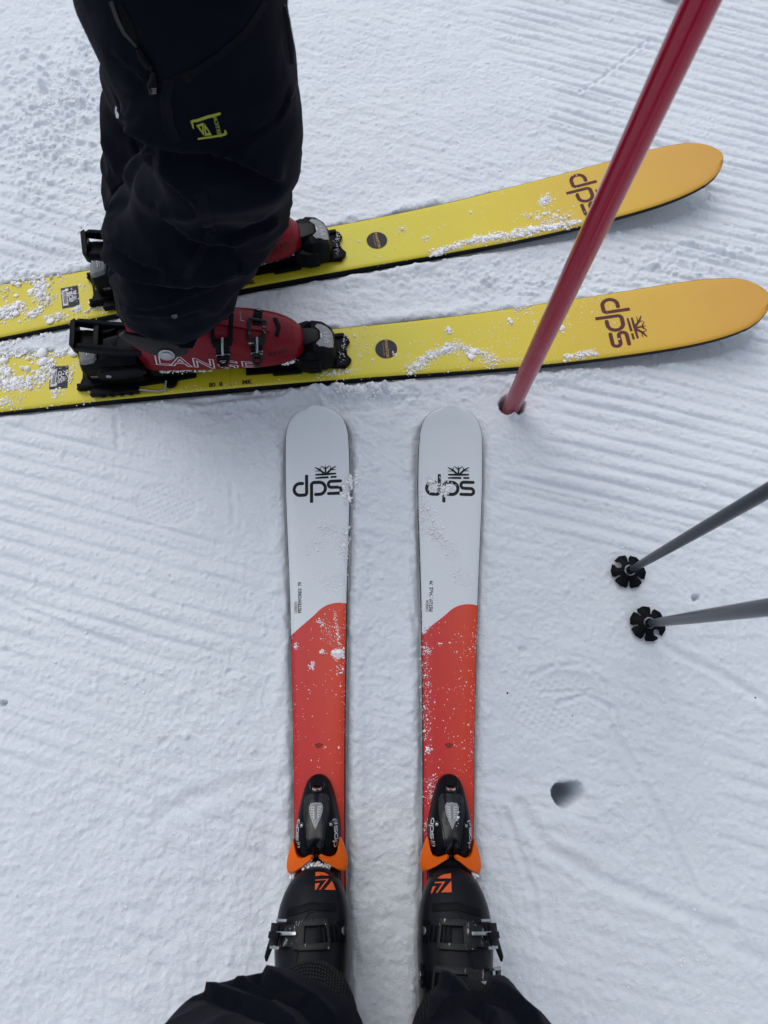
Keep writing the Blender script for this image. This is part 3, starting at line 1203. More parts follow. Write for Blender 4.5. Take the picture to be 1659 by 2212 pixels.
    # ---- heel piece
    hl = MB()
    hl.prism([(-.535, -.036), (-.528, -.038), (-.40, -.038), (-.30, -.030), (-.30, .030), (-.40, .038), (-.528, .038), (-.535, .036), (-.528, .024), (-.524, .012), (-.524, -.012), (-.528, -.024)],
             zt - .001, zt + .0075, .001)
    hl.prism([(-.53, -.037), (-.47, -.037), (-.47, -.030), (-.53, -.030)], zt + .0076, zt + .018, .001)
    hl.prism([(-.53, .030), (-.47, .030), (-.47, .037), (-.53, .037)], zt + .0076, zt + .018, .001)
    hl.prism([(-.50, -.029), (-.485, -.029), (-.485, .029), (-.50, .029)], zt + .0076, zt + .016, .001)
    heel = hl.obj('heel_binding', M_black, root)
    bd = MB()
    bd.loft([[(x, -w0, z0), (x, -w0, z1 - .012), (x, -w0 * .62, z1), (x, w0 * .62, z1), (x, w0, z1 - .012), (x, w0, z0)]
             for x, w0, z0, z1 in ((-.512, .017, zt + .020, zt + .052), (-.505, .026, zt + .016, zt + .062), (-.485, .031, zt + .010, zt + .070),
                                   (-.455, .036, zt + .008, zt + .080), (-.42, .037, zt + .008, zt + .088), (-.395, .034, zt + .008, zt + .085))], bevel=.003)
    bd.obj('heel_housing', M_black, heel, angle=30)
    wn = MB()
    wn.loft([[(x, -w0, z0), (x, -w0 * .8, z1), (x, w0 * .8, z1), (x, w0, z0)] for x, w0, z0, z1 in
             ((-.508, .015, zt + .058, zt + .0645), (-.497, .021, zt + .064, zt + .0735), (-.476, .0225, zt + .070, zt + .0790), (-.470, .018, zt + .074, zt + .080))], bevel=.0015)
    wn.obj('heel_window', M_gauge, heel)
    mk('scale', [(-.489 + x * .9, y, zt + .0775 + x * .26 + .0006) for x, y in [(0, -.008), (.002, -.008), (.002, -.004), (0, -.004), (0, -.002), (.002, -.002), (.002, .002), (0, .002), (0, .004), (.002, .004), (.002, .008), (0, .008), (.005, -.008), (.006, -.008), (.006, .008), (.005, .008)]],
       [(0, 1, 2, 3), (4, 5, 6, 7), (8, 9, 10, 11), (12, 13, 14, 15)], M_print_w, heel, False)
    lb = text2d('TYROLIA', .0085, .0002)
    mk('lettering', [(-.474 + x, -.0375 - 0 * y, zt + .046 + y) for x, y in lb[0]], lb[1], M_print_wf, heel, False)
    gp = MB()
    gp.prism([(-.515, -.013), (-.498, -.017), (-.498, .004), (-.513, .004)], zt + .0185, zt + .0225, .001)
    gp.obj('grey_slider', M_grey, heel)
    # pivot arms on both sides
    for sgn in (-1, 1):
        am = MB()
        pts = arc(-.458, zt + .058, .016, 110, 250, 8) + [(-.43, zt + .043), (-.400, zt + .046), (-.384, zt + .054), (-.378, zt + .064), (-.39, zt + .072), (-.42, zt + .074)]
        am.prism(pts, sgn * .037, sgn * .046, .002, axis='y')
        am.obj('side_arm', M_black, heel, angle=30)
        sc_ = MB()
        sc_.cyl((-.452, sgn * .0455, zt + .059), (0, sgn, 0), .0052, .002, 16, .0004)
        sc_.obj('screw', M_steel, heel)
    # heel lever standing up behind the boot: forked blade with a cup at the end
    lv = MB()
    def bar(p, q, w_, h_):
        p, q = Vector(p), Vector(q)
        t = (q - p).normalized()
        s_ = Vector((0, 1, 0)).cross(t).normalized()
        a = Vector((0, w_ / 2, 0))
        b = s_ * h_ / 2
        lv.loft([[c - a - b, c + a - b, c + a + b, c - a + b] for c in (p, q)], bevel=.0015)
    z0 = zt
    for sgn in (-1, 1):
        lv.prism([(-.37, z0 + .078), (-.44, z0 + .082), (-.480, z0 + .098), (-.511, z0 + .112), (-.517, z0 + .122), (-.505, z0 + .128), (-.47, z0 + .116), (-.42, z0 + .102), (-.37, z0 + .098)],
                 sgn * .0215, sgn * .0315, .0035, axis='y')
    # cup at the end
    lv.prism([(-.521, -.026), (-.513, -.0315), (-.511, -.02), (-.511, .02), (-.513, .0315), (-.521, .026)], z0 + .104, z0 + .130, .002)
    lv.loft([[(x, -.022, z), (x, .022, z), (x, .022, z + .005), (x, -.022, z + .005)] for x, z in ((-.513, z0 + .100), (-.500, z0 + .098), (-.487, z0 + .094), (-.479, z0 + .091))], bevel=.001)
    lv.prism([(-.484, -.022), (-.474, -.022), (-.474, .022), (-.484, .022)], z0 + .090, z0 + .116, .0015)
    for sgn in (-1, 1):
        lv.prism([(-.476, sgn * .022), (-.476, sgn * .011), (-.455, sgn * .014), (-.444, sgn * .022)], z0 + .088, z0 + .104, .002)
    lv.prism([(-.450, -.022), (-.446, -.012), (-.446, .012), (-.450, .022), (-.375, .024), (-.375, -.024)], z0 + .080, z0 + .099, .003)
    bmesh.ops.translate(lv.bm, verts=[v for v in lv.bm.verts if v.co.x < -.37], vec=(.026, 0, .012))
    lv.obj('heel_lever', M_black, heel, angle=30)
    # brake: wire arms along both edges with plastic tips
    for sgn in (-1, 1):
        br = MB()
        br.tube([(-.452, sgn * .050, zt + .010), (-.405, sgn * .052, zt + .011), (-.372, sgn * .056, zt + .006), (-.360, sgn * .054, zt + .008), (-.356, sgn * .040, zt + .016)], .0022, 8)
        br.obj('brake_wire', M_steel, heel)
        bp_ = MB()
        y0, y1 = sorted((sgn * .044, sgn * .057))
        bp_.prism([(-.505, y0 + (.004 if sgn > 0 else 0)), (-.500, y1), (-.49, y1 + .001), (-.47, y1 - .001), (-.41, y1), (-.41, y0), (-.498, y0)], zt + .003, zt + .017, .0018)
        for i in range(4):
            xx = -.485 + i * .018
            yy = y0 - .0025 if sgn < 0 else y1 - .0005
            bp_.box(xx, xx + .008, yy, yy + .003, zt + .004, zt + .011, .0006)
        bp_.obj('brake_arm', M_black, heel, angle=30)
        bc = MB()
        bc.cyl((-.350, sgn * .037, zt + .003), (0, 0, 1), .014, .008, 20, .001)
        bc.obj('brake_hinge', M_black, heel)
    return root


skiN = yellow_ski()
skiN['label'] = 'yellow ski with orange tip, nearer the white skis, its snowflake logo in full view'
skiF = copy_tree(skiN)
skiF.matrix_world = mF.copy()
skiF['label'] = 'yellow ski with orange tip, farther from the camera, logo partly hidden behind the red pole'


# ------------------------------------------------------------------ white and red skis
def white_ski():
    root = empty('ski', mL.copy(), '', 'ski', 'white and red skis worn by the photographer')
    WH.build(root, M_white)
    kx, ky = .92e-4, .853e-4
    fn = lambda a, b: (.515 + (640 - b) * kx, .0005 - (a - 652) * ky)
    WH.print_('logo', tri2d(dps_polys(), 60), fn, M_print_k, root)
    # model lettering, reading towards the tip
    t = text2d('PISTEWORKS  79', .0086, .0002)
    WH.print_('lettering', t, lambda a, b: (.291 + a * .88, .0325 + b), M_print_k, root)
    t = text2d('CARBON', .0072, .0)
    WH.print_('lettering', t, lambda a, b: (.273 + a * .72, .0395 + b), M_print_k, root)
    # small wave symbol
    P = [stroke(arc(0, -.004, r, 50, 130, 8), .0009, (0, 0)) for r in (.0045, .0065, .0085)]
    P.append(stroke(arc(0, -.004, .0105, 52, 128, 8), .0011, (0, 0)))
    WH.print_('wave_symbol', tri2d(P), lambda a, b: (.035 + b, -a), M_print_k, root)
    zt = WH.top(-.2)
    bd = MB()
    # raised rail under binding and boot
    r = []
    for x, hw, h in ((-.03, .016, .001), (-.05, .028, .002), (-.30, .031, .003), (-.52, .031, .003), (-.55, .024, .002)):
        r.append([(x, -hw - .003, zt - .001), (x, -hw, zt + h), (x, hw, zt + h), (x, hw + .003, zt - .001)])
    rail = MB().loft(r, bevel=.0008).obj('binding_rail', M_white, root)
    # toe unit: pointed shield shape seen from above
    prof = [(-.0055, .003, .010), (-.0065, .007, .014), (-.0095, .0125, .019), (-.016, .018, .026), (-.027, .0225, .033), (-.043, .0270, .042), (-.060, .0310, .050), (-.080, .0345, .056),
            (-.098, .0350, .060), (-.112, .0330, .060), (-.122, .0290, .057), (-.128, .0230, .052)]
    z0 = zt + .004
    def ring(x, w_, h, groove=0):
        out_ = []
        for k in range(21):
            a = math.pi * k / 20
            c_, s_ = math.cos(a), math.sin(a)
            yy = w_ * math.copysign(abs(c_) ** .75, c_)
            zz = z0 + h * abs(s_) ** .62
            out_.append((x, yy, zz))
        return out_
    rings = [ring(*p) for p in prof]
    # deepen a V between the two rear lobes
    shell = MB().loft(rings).obj('toe_binding', M_black, root, angle=60)
    me = shell.data
    for v in me.vertices:
        if v.co.x < -.095:
            t_ = (-.095 - v.co.x) / .033
            v.co.z -= .010 * t_ * max(0, 1 - abs(v.co.y) / .010)
            v.co.x += .012 * t_ * max(0, 1 - abs(v.co.y) / .012)
    shell.data.update()
    bv = BVHTree.FromPolygons([v.co for v in me.vertices], [p.vertices for p in me.polygons])
    def dz(x, y, lift):
        h = bv.ray_cast(Vector((x, y, 1)), Vector((0, 0, -1)))
        return (x, y, (h[0].z if h[0] else z0 + .01) + lift)
    def conform(name, polys, lift, th, mt, par, ml=.005, sharp=45):
        V, F, _ = tri2d(polys, ml)
        top = [dz(x, y, lift + th) for x, y in V]
        bot = [dz(x, y, lift - .002) for x, y in V]
        n = len(V)
        FF = []
        for f in F:
            a, b, c = [Vector((*V[i], 0)) for i in f]
            FF.append(f if (b - a).cross(c - a).z > 0 else f[::-1])
        F = FF[:]
        cnt = {}
        for f in F:
            for i in range(len(f)):
                e = (f[i], f[(i + 1) % len(f)])
                cnt.setdefault(tuple(sorted(e)), []).append(e)
        FF += [[n + i for i in f[::-1]] for f in F]
        for e in cnt.values():
            if len(e) == 1:
                a, b = e[0]
                FF.append([b, a, n + a, n + b])
        o = mk(name, top + bot, FF, mt, par, True)
        o.data.set_sharp_from_angle(angle=R(sharp))
        return o
    # raised middle body with shoulders, adjuster drum, nose ridge
    conform('centre_body', [[(-.036, -.0165), (-.034, -.010), (-.034, .010), (-.036, .0165), (-.043, .0195), (-.056, .0200), (-.066, .0185), (-.074, .015), (-.098, .0105), (-.118, .006),
                             (-.124, 0), (-.118, -.006), (-.098, -.0105), (-.074, -.015), (-.066, -.0185), (-.056, -.0200), (-.043, -.0195)]], .0008, .0042, M_gloss, shell)
    conform('side_rib', [[(-.060, .0205), (-.075, .0175), (-.100, .0130), (-.122, .0085), (-.122, .0060), (-.098, .0110), (-.074, .0155), (-.060, .0190)]], .001, .0022, M_gloss, shell)
    conform('side_rib', [[(-.060, -.0205), (-.060, -.0190), (-.074, -.0155), (-.098, -.0110), (-.122, -.0060), (-.122, -.0085), (-.100, -.0130), (-.075, -.0175)]], .001, .0022, M_gloss, shell)
    conform('nose_ridge', [[(-.008, -.003), (-.007, .003), (-.022, .0055), (-.023, -.0055)]], .0004, .003, M_black, shell)
    conform('nose_rib', [[(-.014, .0105), (-.022, .0125), (-.028, .0110), (-.028, .0092)]], .0004, .0018, M_gloss, shell)
    conform('nose_rib', [[(-.014, -.0105), (-.028, -.0092), (-.028, -.0110), (-.022, -.0125)]], .0004, .0018, M_gloss, shell)
    drum = MB()
    drum.cyl((-.0335, 0, z0 + .030), (1, 0, .35), .0098, .006, 24, .001)
    drum.obj('adjuster_cap', M_gloss, shell)
    sc_ = MB()
    sc_.cyl((-.0278, 0, z0 + .0318), (1, 0, .35), .0082, .0030, 20, .0006)
    sc_.obj('adjuster_screw', mat('brass_steel', (0.66, .60, .55, 1), .25, metal=1), shell)
    G_ = [(-.0485, -.0075), (-.0475, 0), (-.0485, .0075), (-.0520, .0098), (-.060, .0092), (-.072, .0050), (-.0835, .0), (-.072, -.0050), (-.060, -.0092), (-.0520, -.0098)]
    conform('gauge', [G_], .0052, .0005, M_gauged, shell, .004)
    P = [[(-.0495, -.0013), (-.0495, .0013), (-.0695, .0013), (-.0695, -.0013)]]
    conform('gauge_slot', P, .0060, .0003, M_print_k, shell, .004)
    ticks = []
    for i in range(5):
        x = -.0525 - i * .0034
        for sg in (-1, 1):
            ticks.append([(x, sg * .0028), (x, sg * (.0084 - i * .0008)), (x - .0008, sg * (.0084 - i * .0008)), (x - .0008, sg * .0028)])
            ticks.append([(x - .0012, sg * .0026), (x - .0012, sg * .0033), (x - .0028, sg * .0033), (x - .0028, sg * .0026)])
    V, F, _ = tri2d(ticks)
    mk('scale', [dz(x, y, .0066) for x, y in V], [f if (Vector((*V[f[1]], 0)) - Vector((*V[f[0]], 0))).cross(Vector((*V[f[2]], 0)) - Vector((*V[f[0]], 0))).z > 0 else f[::-1] for f in F], M_print_w, shell, False)
    conform('clear_cover', [[(x * 1.0 + (.001 if x > -.05 else -.0006), y * 1.1) for x, y in G_]], .0070, .0010, M_glass, shell, .004)
    for sg in (-1, 1):
        c_ = dz(-.079, sg * .0225, -.0015)
        a = MB().cyl(c_, (0, sg * .15, 1), .0050, .0028, 20, .0006)
        a.obj('screw_rim', M_gloss, shell)
        c_ = dz(-.079, sg * .0225, .0010)
        a = MB().cyl(c_, (0, sg * .15, 1), .0026, .0012, 6, .0002)
        a.obj('screw', M_steel, shell)
    # lettering on the flanks: left reads nose to heel, right heel to nose
    q = 2.75e-5
    bvw = bv
    def side(name, sg):
        V, F, Lr = tri2d(dps_polys(False) + [stroke([(1290, 520), (1290, 1000)], 40), stroke([(1370, 560), (1370, 960)], 30), stroke([(1450, 520), (1500, 760), (1450, 1000)], 26), stroke([(1530, 600), (1530, 900)], 24)], 80)
        pts = []
        for (a, b), k in zip(V, Lr):
            along = (a - 850) * q
            tt_ = (1110 - b) / 610
            x = -.0905 - along if sg > 0 else -.0905 + along
            hw_ = float(np.interp(-x, [.060, .080, .098, .112, .122], [.0310, .0345, .0350, .0330, .0290]))
            p = Vector(dz(x, sg * (hw_ - .0008 - .0085 * tt_), .0008 + k * .00004))
            pts.append(tuple(p))
        o = mk(name, pts, F, M_print_w, shell, False)
        return o
    side('flank_lettering', 1)
    side('flank_lettering', -1)
    # orange wings that hold the boot toe
    for sg in (-1, 1):
        wg = MB()
        P0 = [(-.098, .0355), (-.110, .0410), (-.124, .0450), (-.136, .0462), (-.1435, .0440), (-.146, .0395), (-.142, .0310), (-.136, .0210), (-.129, .0115), (-.1245, .0045), (-.1205, .0040), (-.1180, .0080), (-.1215, .0150), (-.1235, .0210), (-.1215, .0280), (-.114, .0320)]
        P0 = [(x, sg * y) for x, y in P0]
        n = len(P0)
        lo = [(x, y, z0 + .020) for x, y in P0]
        def hz(x, y):
            return z0 + .044 + .10 * (x + .12) + .016 * smooth(.045, .004, abs(y))
        hi = [(x, y, float(hz(x, y)) - .003) for x, y in P0]
        cx_, cy_ = -.128, sg * .028
        hi2 = [(cx_ + (x - cx_) * .86, cy_ + (y - cy_) * .86, float(hz(x, y)) + .001) for x, y in P0]
        v = lo + hi + hi2
        f = [list(range(n))[::-1]] + [[i, (i + 1) % n, n + (i + 1) % n, n + i] for i in range(n)] + [[n + i, n + (i + 1) % n, 2 * n + (i + 1) % n, 2 * n + i] for i in range(n)]
        tv, tf, _ = tri2d([[(p[0], p[1]) for p in hi2]])
        # fill the top by matching order of vertices
        idx = []
        for (x, y) in tv:
            dd = [(x - p[0]) ** 2 + (y - p[1]) ** 2 for p in hi2]
            idx.append(2 * n + dd.index(min(dd)))
        f += [[idx[i] for i in t3] for t3 in tf]
        wg.add(v, f, 0)
        wg.obj('toe_wing', M_orange, root, angle=50)
    ap = MB()
    ap.prism([(-.126, -.014), (-.120, 0), (-.126, .014), (-.145, .030), (-.145, -.030)], z0 + .006, z0 + .040, .002)
    ap.prism([(-.145, -.034), (-.145, .034), (-.180, .034), (-.180, -.034)], z0 + .002, z0 + .016, .002)
    ap.obj('sole_pad', M_black, root)
    hp = MB()
    hp.loft([[(x, -w_, z0), (x, -w_, z0 + h), (x, -w_ * .6, z0 + h + .012), (x, w_ * .6, z0 + h + .012), (x, w_, z0 + h), (x, w_, z0)] for x, w_, h in
             ((-.445, .032, .045), (-.46, .034, .060), (-.50, .033, .060), (-.54, .028, .040), (-.575, .018, .015))], bevel=.003)
    hp.obj('heel_binding', M_black, root, angle=30)
    return root


skiL = white_ski()
skiL['label'] = 'white and red ski on the left, front logo nearly clear of snow'
skiR = copy_tree(skiL)
skiR.matrix_world = mR.copy()
skiR['label'] = 'white and red ski on the right, front logo half hidden by snow'


# ------------------------------------------------------------------ ski boots
class Boot:
    """local x from heel (0) to toe (.315), z up from the sole"""
    PROF = [(-.004, .018, .125), (.0, .028, .150), (.02, .036, .160), (.06, .040, .163), (.10, .043, .152), (.13, .047, .140), (.16, .0505, .127), (.19, .0530, .114), (.215, .0545, .102),
            (.245, .0530, .091), (.264, .0500, .083), (.282, .0440, .075), (.296, .0365, .067), (.306, .0270, .058), (.311, .018, .048), (.314, .008, .036)]

    def __init__(s, mt, root, asym=1):
        s.root = root
        a = np.array(s.PROF)
        xs = np.concatenate([np.linspace(-.004, .29, 50), np.linspace(.292, .314, 16)])
        rings = []
        for x in xs:
            w_ = float(np.interp(x, a[:, 0], a[:, 1]))
            h = float(np.interp(x, a[:, 0], a[:, 2]))
            r = []
            N = 40
            off = asym * .005 * math.sin(max(0, min(1, (x - .10) / .22)) * math.pi)
            for k in range(N):
                an = 2 * math.pi * k / N
                c_, s_ = math.cos(an), math.sin(an)
                if s_ >= 0:
                    e = 2 / 2.5
                    yy = w_ * math.copysign(abs(c_) ** e, c_)
                    zz = .030 + (h - .030) * abs(s_) ** .80
                else:
                    yy = w_ * (.80 + .20 * (1 - abs(s_))) * math.copysign(abs(c_) ** .45, c_)
                    zz = .030 - .016 * abs(s_) ** .6
                r.append((x, yy + off, zz))
            rings.append(r)
        s.shell = MB().loft(rings).obj('shell', mt, root, angle=60)
        for v in s.shell.data.vertices:
            pass
        s.bvh = BVHTree.FromPolygons([v.co for v in s.shell.data.vertices], [p.vertices for p in s.shell.data.polygons])

    def sole(s):
        m = MB()
        def lug(x0, x1, w0, w1):
            return [(x0, -w0), (x1 - .012, -w1), (x1, -w1 * .6), (x1 + .003, 0), (x1, w1 * .6), (x1 - .012, w1), (x0, w0)]
        m.prism(lug(.255, .315, .034, .033), 0, .019, .0015)
        m.prism([(.0, -.022), (.01, -.032), (.09, -.034), (.09, .034), (.01, .032), (.0, .022), (-.004, 0)], 0, .028, .002)
        m.prism([(.09, -.030), (.255, -.034), (.255, .034), (.09, .030)], .006, .020, .001)
        m.obj('sole', M_black, s.root, angle=30)

    def P(s, x, phi, lift=0.0):
        """point on the shell at length x and angle phi round it (90 = top, 180 = right side)"""
        a = R(phi)
        d = Vector((0, math.cos(a), math.sin(a)))
        c = Vector((x, 0, .045))
        h = s.bvh.ray_cast(c + d * .3, -d)
        if h[0] is None:
            return c + d * .04, d
        n = h[1] if h[1].dot(d) > 0 else -h[1]
        return h[0] + n * lift, n

    def strip(s, path, width, lift, th, mb):
        """solid ribbon lying on the shell; path of (x, phi)"""
        n = len(path)
        rings = []
        for i, (x, ph) in enumerate(path):
            p, nn = s.P(x, ph)
            a, _ = s.P(*path[min(i + 1, n - 1)])
            b, _ = s.P(*path[max(i - 1, 0)])
            t = (a - b).normalized()
            sd_ = t.cross(nn).normalized() * (width[i] if isinstance(width, list) else width) / 2
            lo, hi = nn * lift, nn * (lift + th)
            c = .0006
            rings.append([p - sd_ + lo, p - sd_ + hi * 1.0, p + sd_ + hi, p + sd_ + lo])
        mb.loft(rings, bevel=.0006)

    def dense(s, pts, step=6.0):
        out_ = []
        for (a, b) in zip(pts[:-1], pts[1:]):
            k = max(1, int(max(abs(b[1] - a[1]) / step, abs(b[0] - a[0]) / .006)))
            for i in range(k):
                out_.append((a[0] + (b[0] - a[0]) * i / k, a[1] + (b[1] - a[1]) * i / k))
        out_.append(pts[-1])
        return out_

    def print_(s, name, v2f, fn, mt, lift=.0006, par=None):
        """drawing -> (x, phi)"""
        V, F, Lr = v2f
        out_ = []
        for (a, b), k in zip(V, Lr):
            x, ph = fn(a, b)
            p, n_ = s.P(x, ph)
            out_.append(p + n_ * (lift + .00004 * k))
        FF = []
        for f in F:
            p, q_, r_ = [Vector(out_[i]) for i in f[:3]]
            c = (p + q_ + r_) / 3 - Vector((p.x, 0, .045))
            FF.append(f if (q_ - p).cross(r_ - p).dot(c) > 0 else f[::-1])
        return mk(name, out_, FF, mt, par or s.root, False)


def buckle(B, x, w_, a0, a1, lever_side, mt_frame, mt_chip, lean=0.0):
    """frame + ladder over the top, lever on the side. a0 = ladder end angle, a1 = lever end angle"""
    sg = 1 if a1 > a0 else -1
    fr = MB()
    h = w_ / 2
    span = abs(a1 - a0)
    A = lambda t: a0 + sg * span * t
    X = lambda t: x + lean * t
    # ladder with ribs
    B.strip(B.dense([(X(0), A(0)), (X(.42), A(.42))]), w_ * .62, .0012, .0016, fr)
    for i in range(6):
        t = .07 + i * .055
        B.strip([(X(t) - h * .55, A(t)), (X(t) + h * .55, A(t))], .0042, .0024, .0026, fr)
    ladder = fr.obj('buckle_ladder', mt_frame, B.root, angle=30)
    f2 = MB()
    B.strip(B.dense([(X(.28) - h, A(.28)), (X(.62) - h, A(.62))]), w_ * .24, .0036, .0030, f2)
    B.strip(B.dense([(X(.28) + h, A(.28)), (X(.62) + h, A(.62))]), w_ * .24, .0036, .0030, f2)
    B.strip([(X(.28) - h * 1.1, A(.28)), (X(.28) + h * 1.1, A(.28))], .0045, .0050, .0030, f2)
    B.strip([(X(.62) - h * 1.1, A(.62)), (X(.62) + h * 1.1, A(.62))], .0140, .0034, .0032, f2)
    f2.obj('buckle_frame', mt_chip, B.root, angle=30)
    f3 = MB()
    B.strip(B.dense([(X(.55), A(.55)), (X(.80), A(.80))]), .0040, .0075, .0040, f3)
    B.strip([(X(.78) - h * .8, A(.78)), (X(.78) + h * .8, A(.78))], .0045, .0060, .0035, f3)
    f3.obj('buckle_wire', M_steel, B.root, angle=30)
    f5 = MB()
    B.strip(B.dense([(X(.64), A(.64)), (X(.92), A(.92))]), w_ * .80, .0030, .0032, f5)
    f5.obj('buckle_base', mt_frame, B.root, angle=30)
    f4 = MB()
    B.strip(B.dense([(X(.78) - h * .55, A(.78)), (X(.9) - h * .60, A(.90)), (X(1.0) - h * .15, A(1.0))]), .0050, .0095, .0035, f4)
    B.strip(B.dense([(X(.78) + h * .55, A(.78)), (X(.9) + h * .60, A(.90)), (X(1.0) + h * .15, A(1.0))]), .0050, .0095, .0035, f4)
    B.strip([(X(.80) - h * .6, A(.80)), (X(.80) + h * .6, A(.80))], .0060, .0090, .0040, f4)
    B.strip([(X(1.0) - h * .45, A(1.0)), (X(1.0) + h * .45, A(1.0))], .0070, .0085, .0040, f4)
    f4.obj('buckle_lever', mt_chip, B.root, angle=30)
    rv = MB()
    p, n_ = B.P(X(0), A(.02), .003)
    rv.cyl(p, n_, .0042, .0018, 16, .0006)
    rv.obj('rivet', M_steel, B.root)


def red_boot(mski, label):
    root = empty('ski_boot', mski @ Matrix.Translation((-.388, 0, .039)), label, 'ski boot', 'red ski boots of the standing skier')
    B = Boot(M_shellr, root, 1)
    B.sole()
    # overlap of the shell: a raised tongue over the instep
    t = MB()
    B.strip([(.145 + i * .006, 84 + 0 * i) for i in range(19)], [.048 - .0006 * i for i in range(19)], .0008, .0014, t)
    t.obj('shell_overlap', M_shellr, root, angle=40)
    pd = MB()
    B.strip(B.dense([(.262, 62), (.268, 90), (.263, 118)]), .0075, .0004, .0030, pd)
    pd.obj('toe_pad', M_black, root, angle=30)
    buckle(B, .233, .027, 50, 172, -1, M_black, M_chip, -.012)
    buckle(B, .176, .031, 50, 166, -1, M_black, M_black, -.018)
    # cuff: dark grey collar with a round pivot
    cf = MB()
    rings = []
    for i in range(15):
        tt = i / 14
        z = .135 + .155 * tt
        cx_ = .070 + .055 * tt
        rx, ry = .070 + .002 * tt, .0445 + .003 * math.sin(tt * math.pi * .8)
        rings.append([(cx_ + rx * math.cos(a) * (1.0 if math.cos(a) > 0 else .88), ry * math.copysign(abs(math.sin(a)) ** .8, math.sin(a)), z + .018 * math.cos(a) * (1 - tt) - .012 * abs(math.sin(a)) * (1 - tt)) for a in [2 * math.pi * k / 36 for k in range(36)]])
    cf.loft(rings)
    cuff = cf.obj('cuff', mat('cuff_grey', (.016, .013, .015, 1), .35, var=.4, vscale=30), root, angle=60)
    for sg in (-1, 1):
        p = MB()
        c = Vector((.063, sg * .0475, .098))
        p.cyl(c, (0, sg, .12), .0150, .0045, 28, .001)
        p.obj('pivot_rim', M_steel, root)
        p = MB()
        p.cyl(c + Vector((0, sg * .0040, 0)), (0, sg, .12), .0098, .0025, 28, .0008)
        p.obj('pivot_bolt', mat('pivot_grey', (.36, .38, .39, 1), .35, metal=.6), root)
    # wedge of cuff reaching down to the pivot
    for sg in (-1, 1):
        g = MB()
        g.prism([(-.002, .160), (.010, .168), (.060, .140), (.105, .108), (.100, .090), (.066, .078), (.045, .090), (.015, .125)], sg * .0405, sg * .0475, .0015, axis='y')
        g.obj('cuff_wing', cuff.data.materials[0], root, angle=30)
    # outlined lettering on both flanks
    for sg in (-1, 1):
        W = text2d('LANGE', .056, .0020, .012, 1.10)
        I = text2d('LANGE', .056, -.0006, .012, 1.10)
        if sg < 0:
            fn = lambda a, b: (.131 + a * 1.02, 180 + 4 - (b + .0) / .052 * 58 + (a * 50))
        else:
            fn = lambda a, b: (.142 - a * 1.0, -3 + b / .052 * 58 - (-a * 60))
        if sg > 0 or label.startswith('red'):
            B.print_('lettering', W, fn, M_print_w, .0007)
            B.print_('lettering_fill', I, fn, M_shellr, .0012)
    T = text2d('RX RTI', .013, .0004, .006)
    B.print_('model_lettering', T, lambda a, b: (.262 + a * .9, 161 - b / .052 * 60), M_print_k, .0007)
    # faded stamp beside the overlap
    dots = [stroke([(i * 1.0, 0), (i * 1.0, [3, 5, 4, 6, 2, 2, 1.4, 1.6, 1.2, 1.5, 1.2][i])], .6, (0, 0)) for i in range(11)]
    B.print_('faded_stamp', tri2d(dots), lambda a, b: (.200 + b * .0012, 96 - a * 2.6), M_print_wf, .0026)
    ln = MB()
    ln.loft([[(.115 + .045 * math.cos(a) + .02 * k, .040 * math.sin(a), .14 + .06 * k) for a in [2 * math.pi * q / 24 for q in range(24)]] for k in range(3)])
    ln.obj('liner', M_cloth2, root)
    return root, B


bootN, BN = red_boot(mN, 'scuffed red ski boot on the near yellow ski, white outlined lettering on its side')
bootF, BF = red_boot(mF, 'red ski boot on the far yellow ski, mostly hidden behind black trousers')


